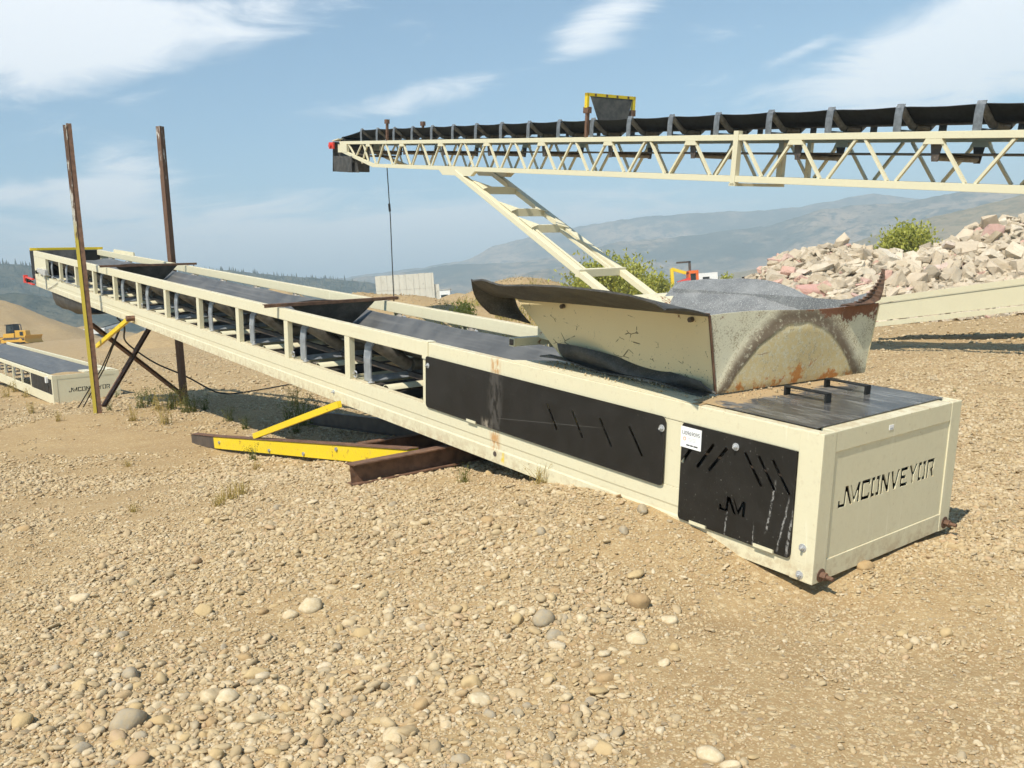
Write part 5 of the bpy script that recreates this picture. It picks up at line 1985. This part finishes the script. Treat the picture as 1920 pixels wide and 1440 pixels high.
LAND = [((1.5, 4.4), 'by the conveyor tail end'), ((.75, 5.1), 'on the slope below the black panels'), ((-.3, 6.1), 'below the long slotted panel'), ((-1.4, 6.7), 'beside the rusty cross beam'), ((-2.9, 8.6), 'before the yellow skid rail'),
        ((-7.3, 15.4), 'at the foot of the tall posts'), ((-4.5, 11.5), 'on bare dirt near the yellow rail end'), ((3.0, 5.6), 'past the name-plate end'), ((-13, 25), 'by the low conveyor behind the posts'), ((-6.2, 17.3), 'at the foot of the far tall post'), ((5, 9), 'on the open yard past the tail lid')]


def where(x, y, r=2.2):
    d, n = min((math.hypot(x - a[0], y - a[1]), n) for a, n in LAND)
    if d < max(r * .5, .16 * math.hypot(x, y)):
        return n
    return 'on the open gravel away from the conveyor' if y < 9 else 'on the dirt farther back'


STM = [stone_mesh('stone', 100 + k, f, 3, ('stone_tan', 'stone_pale', 'stone_grey', 'stone_tan', 'stone_brown', 'stone_pale', 'stone_tan', 'stone_pale')[k]) for k, f in enumerate((.62, .5, .75, .42, .68, .55, .8, .48))]
PEB = [stone_mesh('pebble', 200 + k, f, 2, 'stone') for k, f in enumerate((.62, .5, .8, .42, .7, .58))]

STL = 'rounded tan river stone lying on the gravelly dirt'
SGR = 'river stones on the ground'
hand = [(380, 1143, .115, 'smooth brown round cobble set among paler stones', 0), (582, 1135, .125, 'broad pale tan cobble on the gravel', 1), (1020, 1162, .115, 'grey-white rounded cobble on the gravel', 2),
        (1198, 1128, .125, 'large round beige cobble on the dirt', 4), (1195, 1075, .11, 'long yellowish cobble on the slope below the black panels', 3)]
cobs = []
for px, py, d, lab, k in hand:
    p = on_ground(px, py + 6)
    o = put('stone', STM[k], None, (p[0], p[1], p[2] + d * .10), (0, 0, rng.uniform(0, 6)), (d * 1.15, d * 1.1, d * 1.25))
    tag(o, lab, 'stone', SGR)
    cobs.append((p[0], p[1], d))


def visible(x, y, z):
    q = CAMM.T @ np.array([x, y, z - HC])
    u, v = 960 + FPX * q[0] / q[2], 720 + FPX * q[1] / q[2]
    return -20 < u < 1940 and v < 1460, u, v, q[2]


def blocked(x, y):
    """under the conveyor box"""
    d = np.array([x, y]) - CO[:2]
    s, w = d @ CS[:2] / (CS[:2] @ CS[:2]), d @ CW[:2]
    return -0.03 < s < 2.4 and -.03 < w < CWID + .03


pick = [(675, 1190, .10), (740, 1385, .10), (1015, 1000, .085), (1690, 1190, .08), (45, 995, .10), (1255, 1165, .085), (970, 1165, .08), (1090, 1162, .085), (300, 1355, .085), (425, 1310, .11), (240, 1360, .14), (870, 1140, .08), (1620, 1065, .10), (1560, 1060, .10), (1775, 1190, .07), (1330, 1420, .10), (1130, 1405, .09), (100, 1005, .06), (520, 955, .08), (680, 955, .09), (585, 1000, .07), (150, 1125, .11), (40, 1360, .09), (395, 1310, .12), (480, 1265, .10)]
n_st = 0
for px, py, d in pick:
    p = on_ground(px, py)
    o = put('stone', STM[n_st % 8], None, (p[0], p[1], p[2] + d * .05), (rng.uniform(-.2, .2), rng.uniform(-.2, .2), rng.uniform(0, 6)), (d * 1.1, d * 1.1, d * 1.1))
    tag(o, ('large ' if d > .065 else 'small ') + ['round tan', 'flat cream', 'rounded grey', 'flat tan', 'rounded brown', 'flattish pale', 'plump tan', 'thin pale'][n_st % 8] + ' stone ' + where(p[0], p[1]), 'stone', SGR)
    cobs.append((p[0], p[1], d))
    n_st += 1
tries = 0
cand = []
while len(cand) < 900 and tries < 20000:
    tries += 1
    px, py = rng.uniform(-10, 1930), 800 + 650 * rng.random() ** .8
    d = float(np.clip(rng.lognormal(math.log(.042), .38), .026, .10))
    pr_ = on_ground(px, py) if tries < 4000 else None
    if pr_ is None:
        continue
    if blocked(pr_[0], pr_[1]):
        continue
    dens = float(fbm(pr_[0] / 1.3 + 40, pr_[1] / 1.3, 3))
    if dens < .42 + .1 * rng.random():
        continue
    cand.append((d / math.hypot(*pr_[:2]), pr_, d))
cand.sort(key=lambda c: -c[0])
for _, p, d in cand[:268]:
    if any((p[0] - a) ** 2 + (p[1] - b) ** 2 < (.45 * (d + e)) ** 2 for a, b, e in cobs):
        continue
    o = put('stone', STM[n_st % 8], None, (p[0], p[1], p[2] + d * rng.uniform(-.14, .10)), (rng.uniform(-.3, .3), rng.uniform(-.3, .3), rng.uniform(0, 6)), (d * rng.uniform(.9, 1.25), d * rng.uniform(.85, 1.1), d))
    tag(o, ('large ' if d > .065 else 'small ') + ['round tan', 'flat cream', 'rounded grey', 'flat tan', 'rounded brown', 'flattish pale', 'plump tan', 'thin pale'][n_st % 8] + ' stone ' + where(p[0], p[1]), 'stone', SGR)
    cobs.append((p[0], p[1], d))
    n_st += 1


# gravel: hundreds of thousands of pebbles nobody could count, instanced over points
def scatter(name, P, scl, rot, idx, objs, label):
    me = bpy.data.meshes.new(name)
    me.vertices.add(len(P))
    me.vertices.foreach_set('co', np.asarray(P, np.float32).ravel())
    for an, ty, dat in (('scl', 'FLOAT_VECTOR', scl), ('rot', 'FLOAT_VECTOR', rot)):
        a = me.attributes.new(an, ty, 'POINT')
        a.data.foreach_set('vector', np.asarray(dat, np.float32).ravel())
    a = me.attributes.new('idx', 'INT', 'POINT')
    a.data.foreach_set('value', np.asarray(idx, np.int32))
    o = put(name, me)
    ng = bpy.data.node_groups.new(name, 'GeometryNodeTree')
    ng.interface.new_socket('Geometry', in_out='INPUT', socket_type='NodeSocketGeometry')
    ng.interface.new_socket('Geometry', in_out='OUTPUT', socket_type='NodeSocketGeometry')
    gi, go = ng.nodes.new('NodeGroupInput'), ng.nodes.new('NodeGroupOutput')
    iop = ng.nodes.new('GeometryNodeInstanceOnPoints')
    jn = ng.nodes.new('GeometryNodeJoinGeometry')
    for ob in reversed(objs):
        oi = ng.nodes.new('GeometryNodeObjectInfo')
        oi.transform_space = 'ORIGINAL'
        oi.inputs['Object'].default_value = ob
        oi.inputs['As Instance'].default_value = True
        ng.links.new(oi.outputs['Geometry'], jn.inputs[0])
    ng.links.new(gi.outputs[0], iop.inputs['Points'])
    ng.links.new(jn.outputs[0], iop.inputs['Instance'])
    iop.inputs['Pick Instance'].default_value = True
    for an, ty, sk in (('scl', 'FLOAT_VECTOR', 'Scale'), ('rot', 'FLOAT_VECTOR', 'Rotation'), ('idx', 'INT', 'Instance Index')):
        na = ng.nodes.new('GeometryNodeInputNamedAttribute')
        na.data_type = ty
        na.inputs[0].default_value = an
        ng.links.new(na.outputs[0], iop.inputs[sk])
    ng.links.new(iop.outputs[0], go.inputs[0])
    md = o.modifiers.new('scatter', 'NODES')
    md.node_group = ng
    return tag(o, label, 'gravel', kind='stuff')


srcs = []
for k, me in enumerate(PEB):
    px, py = 260 + 210 * k, 1250 + 31 * (k % 3)
    p = on_ground(px, py)
    d = .05
    o = put('stone', me, None, (p[0], p[1], p[2] + .008), (0, 0, k * 1.1), (d, d, d))
    tag(o, 'small ' + ['rounded', 'flat', 'chunky', 'thin', 'oval', 'squarish'][k] + ' dusty pebble ' + where(p[0], p[1]), 'stone', SGR)
    srcs.append(o)


# bare dirt patches (x, y, radius, strength); negative strength = stonier ground
BARE = [(-5.8, 11.2, 3.4, .22), (-9, 13, 3, .2), (.55, 3.55, .75, .16), (1.9, 3.3, .8, .10), (-.15, 4.75, .55, .14), (.7, 5.0, .6, .10), (-1.7, 3.4, 1.2, -.10), (-.6, 4.2, .7, -.06), (-1.3, 6.2, .9, -.10), (2.9, 4.2, .9, -.06), (-3.2, 6.6, 1.0, .08)]


def pebble_points(n, ymin, ymax, dlo, dmed, dhi, sig, thr, soft, seed):
    r_ = np.random.default_rng(seed)
    y = np.sqrt(r_.uniform(ymin ** 2, ymax ** 2, n * 3))
    x = r_.uniform(-.66, .66, n * 3) * y + .02 * y
    dn = fbm(x / 1.1 + 40, y / 1.1, 4) * .75 + fbm(x / .35, y / .35 + 9, 3) * .25
    for bx, by, br, ba in BARE:
        dn = dn - ba * np.exp(-((x - bx) ** 2 + (y - by) ** 2) / br ** 2)
    keep = dn > thr + soft * (r_.random(n * 3) - .5)
    dv = np.stack([x, y], 1) - CO[:2]
    s, w = dv @ CS[:2] / (CS[:2] @ CS[:2]), dv @ CW[:2]
    keep &= ~((s > -.02) & (s < 2.2) & (w > -.015) & (w < CWID + .01))
    x, y = x[keep][:n], y[keep][:n]
    d = np.clip(r_.lognormal(math.log(dmed), sig, len(x)), dlo, dhi)
    z = zg(x, y) + d * r_.uniform(-.12, .2, len(x))
    sc_ = np.stack([d * r_.uniform(.85, 1.35, len(x)), d * r_.uniform(.8, 1.15, len(x)), d * r_.uniform(.8, 1.1, len(x))], 1)
    rt_ = np.stack([r_.normal(0, .3, len(x)), r_.normal(0, .3, len(x)), r_.uniform(0, 6.28, len(x))], 1)
    return np.stack([x, y, z], 1), sc_, rt_, r_.integers(0, len(PEB), len(x))


sets = [pebble_points(48000, 2.0, 6.5, .005, .0095, .024, .45, .12, .4, 12), pebble_points(9000, 2.0, 9, .012, .02, .05, .4, .2, .3, 13), pebble_points(90000, 2.0, 8.0, .007, .0145, .032, .40, .385, .26, 1), pebble_points(46000, 2.0, 12, .012, .027, .06, .40, .45, .2, 2),
        pebble_points(9000, 2.0, 16, .028, .042, .085, .34, .48, .2, 3), pebble_points(60000, 8.0, 19, .016, .028, .065, .38, .40, .3, 4), pebble_points(46000, 19, 66, .035, .065, .17, .4, .40, .3, 5)]
r5 = np.random.default_rng(9)
dk_ = []
for _ in range(520):
    s_ = r5.uniform(.86, 2.35)
    w_ = r5.uniform(.05, .24) if r5.random() < .35 else r5.uniform(.16, .26)
    dk_.append(cv(s_, w_, .812))
for _ in range(260):
    dk_.append(cv(.9 - abs(r5.normal(0, .12)), r5.uniform(.25, 1.35), .814))
dk_ = np.array(dk_)
dd_ = np.clip(r5.lognormal(math.log(.008), .55, len(dk_)), .003, .032)
sets.append((dk_ + np.outer(dd_ * .2, CT), np.stack([dd_, dd_ * .9, dd_ * .9], 1), r5.uniform(0, 6, (len(dk_), 3)), r5.integers(0, len(PEB), len(dk_))))
scatter('gravel', *[np.concatenate([s[i] for s in sets]) for i in range(4)], srcs, 'loose pebbles and gravel strewn over the dirt')

# ------------------------------------------------------------------ rubble heap of broken concrete
def chunk_mesh(seed, mat):
    r_ = np.random.default_rng(seed)
    dims = np.array([1.0, r_.uniform(.55, .9), r_.uniform(.22, .6)])
    pts = (r_.random((16, 3)) - .5) * dims * 1.1
    c = np.array([(i, j, k) for i in (-1, 1) for j in (-1, 1) for k in (-1, 1)], float) * dims / 2 * r_.uniform(.45, 1.0, (8, 3))
    bm = bmesh.new()
    for p in list(pts * .9) + list(c):
        bm.verts.new(p)
    ret = bmesh.ops.convex_hull(bm, input=bm.verts)
    bmesh.ops.delete(bm, geom=[v for v in bm.verts if not v.link_faces], context='VERTS')
    me = bpy.data.meshes.new('concrete_chunk')
    bm.to_mesh(me)
    bm.free()
    me.materials.append(M[mat])
    return me


CHM = [chunk_mesh(300 + k, 'chunk') for k in range(14)]
CHR = [chunk_mesh(340 + k, 'chunk_red') for k in range(5)]
# heap crest seen along its length: (x along view, height)
hx = np.array([7.0, 8.6, 9.8, 10.6, 11.3, 12.0, 13.8, 15.6, 17.0, 18.8, 19.9, 22.0, 26.0, 31.0, 36.0])
hh = np.array([0.0, 0.9, 1.7, 2.3, 2.65, 2.8, 3.1, 3.0, 2.8, 3.15, 3.45, 3.55, 3.9, 3.6, 1.0])
HY = 37.0


def heap(x, y):
    cr = np.interp(x, hx, hh)
    v = (y - HY) / 6.2
    return cr * np.clip(1 - np.abs(v) ** 1.25, 0, 1) * (.86 + .28 * fbm(np.asarray(x, float) / 1.7 + 11, np.asarray(y, float) / 1.7, 2))


nxh = np.linspace(6, 37, 70)
nyh = np.linspace(HY - 7, HY + 7, 34)
HX, HYY = np.meshgrid(nxh, nyh, indexing='ij')
base = zg(HX, HYY, False)
Zh = base - .25 + heap(HX, HYY) * .93 + (fbm(HX / .9, HYY / .9, 3) - .5) * .3
mo = grid_object('rubble_heap', HX, HYY, Zh, M['chunk'])
tag(mo, kind='structure')
CHL = 'angular broken concrete chunk in the pale rubble heap'
CHLR = 'broken concrete chunk with faded red paint in the rubble heap'
r3 = np.random.default_rng(5)
allc = []
for k in range(6500):
    x = r3.uniform(6.8, 31)
    y = HY - 6.0 * r3.random() ** .9 + (.8 if r3.random() < .25 else 0)
    z = float(zg(np.array([x]), np.array([y]), False)[0]) - .1 + float(heap(x, y))
    if heap(x, y) < .05:
        continue
    sz = float(np.clip(r3.lognormal(math.log(.29), .55), .11, 1.15))
    if x < 10.5:
        sz *= .7
    redp = (x < 12.0 and r3.random() < .3) or r3.random() < .04
    vis, u, v, dep = visible(x, y, z)
    allc.append((sz / dep * (1 if vis and y < HY + .3 else .001), x, y, z + sz * .04, sz, redp))
allc.sort(key=lambda c: -c[0])
V_, F_, MI_ = [], [], []
for i, (_, x, y, z, sz, redp) in enumerate(allc):
    rot = (r3.normal(.35, .45), r3.normal(0, .45), r3.uniform(0, 6.28))
    me = (CHR if redp else CHM)[i % (5 if redp else 14)]
    if i < 300:
        o = put('concrete_chunk', me, None, (x, y, z), rot, (sz, sz, sz * 1.05))
        hz_ = heap(x, y) / max(.3, float(np.interp(x, hx, hh)))
        pos_ = ('at the thin end of the rubble heap' if x < 11 else 'along the crest of the rubble heap' if hz_ > .8 else 'low on the rubble heap behind the cream frame' if hz_ < .4 else 'halfway up the rubble heap')
        big_ = 'big' if sz > .75 else 'small' if sz < .5 else 'medium'
        tag(o, big_ + (' red-painted' if redp else ' pale') + ' broken concrete chunk ' + pos_, 'concrete chunk', 'red-painted rubble chunks' if redp else 'rubble heap chunks')
    else:
        from mathutils import Euler
        mt = Matrix.Translation((x, y, z)) @ Euler(rot).to_matrix().to_4x4() @ Matrix.Scale(sz, 4)
        n0 = len(V_)
        V_ += [tuple(mt @ v.co) for v in me.vertices]
        F_ += [tuple(n0 + q for q in p.vertices) for p in me.polygons]
        MI_ += [1 if redp else 0] * len(me.polygons)
me = bpy.data.meshes.new('rubble')
me.from_pydata(V_, [], F_)
me.materials.append(M['chunk'])
me.materials.append(M['chunk_red'])
me.polygons.foreach_set('material_index', np.array(MI_, np.int32))
tag(put('rubble', me), 'smaller concrete rubble filling the heap', 'rubble', kind='stuff')

# ------------------------------------------------------------------ vegetation
def leaf_cloud(mb, c, rad, n, size, r_, up=0.35, clumps=14):
    """leaf-sized faces spread in clumps through an uneven crown volume"""
    cs = []
    for _ in range(clumps):
        d = r_.normal(size=3)
        d /= np.linalg.norm(d)
        d[2] = abs(d[2]) if r_.random() < .75 else d[2]
        cs.append(np.asarray(c) + d * np.asarray(rad) * r_.uniform(.35, .85))
    for k in range(n):
        q = cs[r_.integers(0, clumps)]
        p = q + r_.normal(size=3) * np.asarray(rad) * .22
        a = r_.normal(size=3)
        a[2] = abs(a[2]) + up
        a /= np.linalg.norm(a)
        b = np.cross(a, r_.normal(size=3))
        b /= np.linalg.norm(b) + 1e-9
        l, w = size * r_.uniform(.7, 1.5), size * .28
        mb.add([p, p + a * l * .5 + b * w, p + a * l, p + a * l * .5 - b * w], [(0, 1, 2, 3)])


def bush(name, base, rad, n, size, label, seed, group=None, cat='bush'):
    r_ = np.random.default_rng(seed)
    root = empty(name, loc=tuple(base))
    tag(root, label, cat, group)
    tr = MB()
    for k in range(6):
        a = r_.uniform(0, 6.28)
        tr.tube([(0, 0, -.2), (rad[0] * .25 * math.cos(a), rad[1] * .25 * math.sin(a), rad[2] * .6), (rad[0] * .55 * math.cos(a), rad[1] * .55 * math.sin(a), rad[2] * 1.25)], [.07 * rad[2], .045 * rad[2], .012 * rad[2]], 6)
    tr.build('trunk', M['bark'], root)
    cr = MB()
    leaf_cloud(cr, (0, 0, rad[2] * .85), rad, n, size, r_, clumps=22)
    cr.build('crown', M['leaf'], root)
    return root


b1 = gz(1150, 560, 52)
bush('willow_bush', (b1[0], b1[1], b1[2]), (2.6, 2.0, 2.1), 5200, .22, 'leafy green willow bush behind the stacker legs', 21)
b1b = gz(1215, 565, 56)
bush('willow_bush', (b1b[0], b1b[1], b1b[2]), (1.7, 1.5, 1.5), 2600, .20, 'smaller paler willow bush beside the taller one behind the hopper', 22)
b2 = at(1700, 452, 42)
bush('willow_bush', (b2[0], b2[1], b2[2] - 1.4), (1.35, 1.2, 1.15), 3200, .18, 'round green bush growing behind the top of the rubble heap', 23)
b3 = gz(1365, 560, 60)
bush('willow_bush', (b3[0], b3[1], b3[2] + .4), (.7, .6, 1.2), 1100, .18, 'small green shrub left of the rubble heap', 24)
b4 = at(868, 596, 41)
b4[2] = zg1(b4[0], b4[1])
bush('yellow_shrub', (b4[0], b4[1], b4[2]), (.6, .5, .75), 1200, .12, 'yellowish shrub on the gravel bank beside the hopper flap', 25, cat='shrub')


def weed_mesh(name, seed, h, n, mat, leafy, spread):
    r_ = np.random.default_rng(seed)
    mb = MB()
    for k in range(n):
        a = r_.uniform(0, 6.28)
        lean = r_.uniform(.1, spread)
        hh_ = h * r_.uniform(.55, 1.1)
        b0 = np.array([r_.normal(0, .05), r_.normal(0, .05), -.02])
        p1 = b0 + np.array([math.cos(a) * lean * hh_ * .4, math.sin(a) * lean * hh_ * .4, hh_ * .55])
        p2 = b0 + np.array([math.cos(a) * lean * hh_, math.sin(a) * lean * hh_, hh_])
        sd = np.array([-math.sin(a), math.cos(a), 0]) * .004
        mb.add([b0 - sd * 1.4, b0 + sd * 1.4, p1 + sd, p1 - sd], [(0, 1, 2, 3)])
        mb.add([p1 - sd, p1 + sd, p2], [(0, 1, 2)])
        for _ in range(leafy):
            u = r_.uniform(.2, 1)
            q = b0 * (1 - u) + p2 * u if u > .55 else b0 * (1 - u) + p1 * u
            d = r_.normal(size=3)
            d[2] = abs(d[2])
            d /= np.linalg.norm(d)
            e = np.cross(d, r_.normal(size=3))
            e /= np.linalg.norm(e)
            l = h * r_.uniform(.05, .13)
            mb.add([q, q + d * l * .5 + e * l * .16, q + d * l, q + d * l * .5 - e * l * .16], [(0, 1, 2, 3)])
    return mb.mesh(name, M[mat])


WM = {'dry': [weed_mesh('weed', 400 + k, .42, 26, 'weed_dry', 8, .7) for k in range(3)], 'green': [weed_mesh('weed', 410 + k, .40, 24, 'weed_green', 14, .6) for k in range(3)],
      'grass': [weed_mesh('weed', 420 + k, .25, 34, 'weed_dry', 2, 1.1) for k in range(2)]}
WL = {'dry': ('dry yellow weed tuft growing from the bare dirt', 'dry weed tufts'), 'green': ('green leafy weed growing in the dirt', 'green weeds'), 'grass': ('low sprawling straw-coloured grass tuft on the gravel', 'grass tufts')}
wd_ = [(150, 745, 'dry', 1.5), (172, 750, 'dry', 1.3), (135, 700, 'dry', 1.2), (205, 770, 'green', .7), (220, 745, 'green', .9), (265, 765, 'green', 1.3), (285, 760, 'green', 1.4), (300, 770, 'dry', 1.4), (322, 768, 'green', 1.6), (338, 760, 'dry', 1.5), (350, 775, 'green', 1.4), (362, 772, 'green', 1.2), (250, 790, 'dry', 1.0), (310, 795, 'dry', 1.2),
       (385, 770, 'green', 1.0), (430, 790, 'green', .9), (545, 800, 'green', 1.5), (570, 798, 'green', 1.7), (588, 800, 'green', 1.4), (555, 812, 'green', 1.0), (460, 805, 'green', .8), (600, 720, 'dry', 1.5), (555, 760, 'dry', 1.5), (30, 735, 'dry', 1.5), (12, 745, 'dry', 1.7), (48, 745, 'dry', 1.2), (60, 775, 'dry', .9), (110, 790, 'dry', .7), (20, 725, 'green', 1.2),
       (430, 938, 'grass', .62), (455, 928, 'grass', .6), (410, 948, 'grass', .5), (475, 865, 'green', .5), (870, 905, 'green', .35), (1790, 735, 'green', .25), (250, 960, 'grass', .4), (480, 880, 'grass', .45), (240, 875, 'grass', .45), (1020, 905, 'grass', .7), (995, 890, 'grass', .8)]
for i, (px, py, kd, s) in enumerate(wd_):
    p = on_ground(px, py)
    if p is None:
        continue
    s *= .68 if py < 830 else 1.0
    WHERE = where(p[0], p[1], 3.5)
    o = put('weed', WM[kd][i % len(WM[kd])], None, (p[0], p[1], p[2]), (0, 0, i * 1.7), (s, s, s))
    tag(o, ('tall ' if s >= 1.3 else 'small ' if s < .85 else '') + {'dry': 'dry yellow weed', 'green': 'green leafy weed', 'grass': 'straw-coloured grass tuft'}[kd] + ' ' + WHERE, 'weed', WL[kd][1])

# grass on the bank and knoll
r4 = np.random.default_rng(77)
mb = MB()
for k in range(7000):
    if k < 3200:
        x, y = r4.normal(1.2, 3.4), r4.normal(60.5, 2.0)
    elif k < 5200:
        x, y = r4.normal(-2.6, 1.6), r4.normal(31, 1.6)
    else:
        x, y = r4.normal(-.5, 1.3), r4.normal(43, 1.5)
    if vnoise(x / 1.2, y / 1.2) < .45:
        continue
    z = zg1(x, y)
    a = r4.uniform(0, 6.28)
    h = r4.uniform(.15, .42)
    sd = np.array([-math.sin(a), math.cos(a), 0]) * .02
    b = np.array([x, y, z - .02])
    mb.add([b - sd, b + sd, b + np.array([math.cos(a) * h * .4, math.sin(a) * h * .4, h])], [(0, 1, 2)])
M['bankgrass'] = mat_leaf('bank_grass', (0.36, 0.28, 0.06), (0.25, 0.24, 0.05))
tag(mb.build('bank_grass', M['bankgrass']), 'yellow-green grass on the gravel bank', 'grass', kind='stuff')

# ------------------------------------------------------------------ haze
hzm = bpy.data.materials.new('haze')
hzm.use_nodes = True
ht = hzm.node_tree
ht.nodes.clear()
ho = ht.nodes.new('ShaderNodeOutputMaterial')
hv = ht.nodes.new('ShaderNodeVolumePrincipled')
hv.inputs['Color'].default_value = (0.73, 0.89, 1.0, 1)
hv.inputs['Density'].default_value = 0.00052
hv.inputs['Anisotropy'].default_value = -0.15
ht.links.new(hv.outputs[0], ho.inputs['Volume'])
mb = MB()
mb.box(-9300, 9300, -60, 9300, -60, 430)
o = mb.build('haze', hzm)
tag(o, kind='stuff')
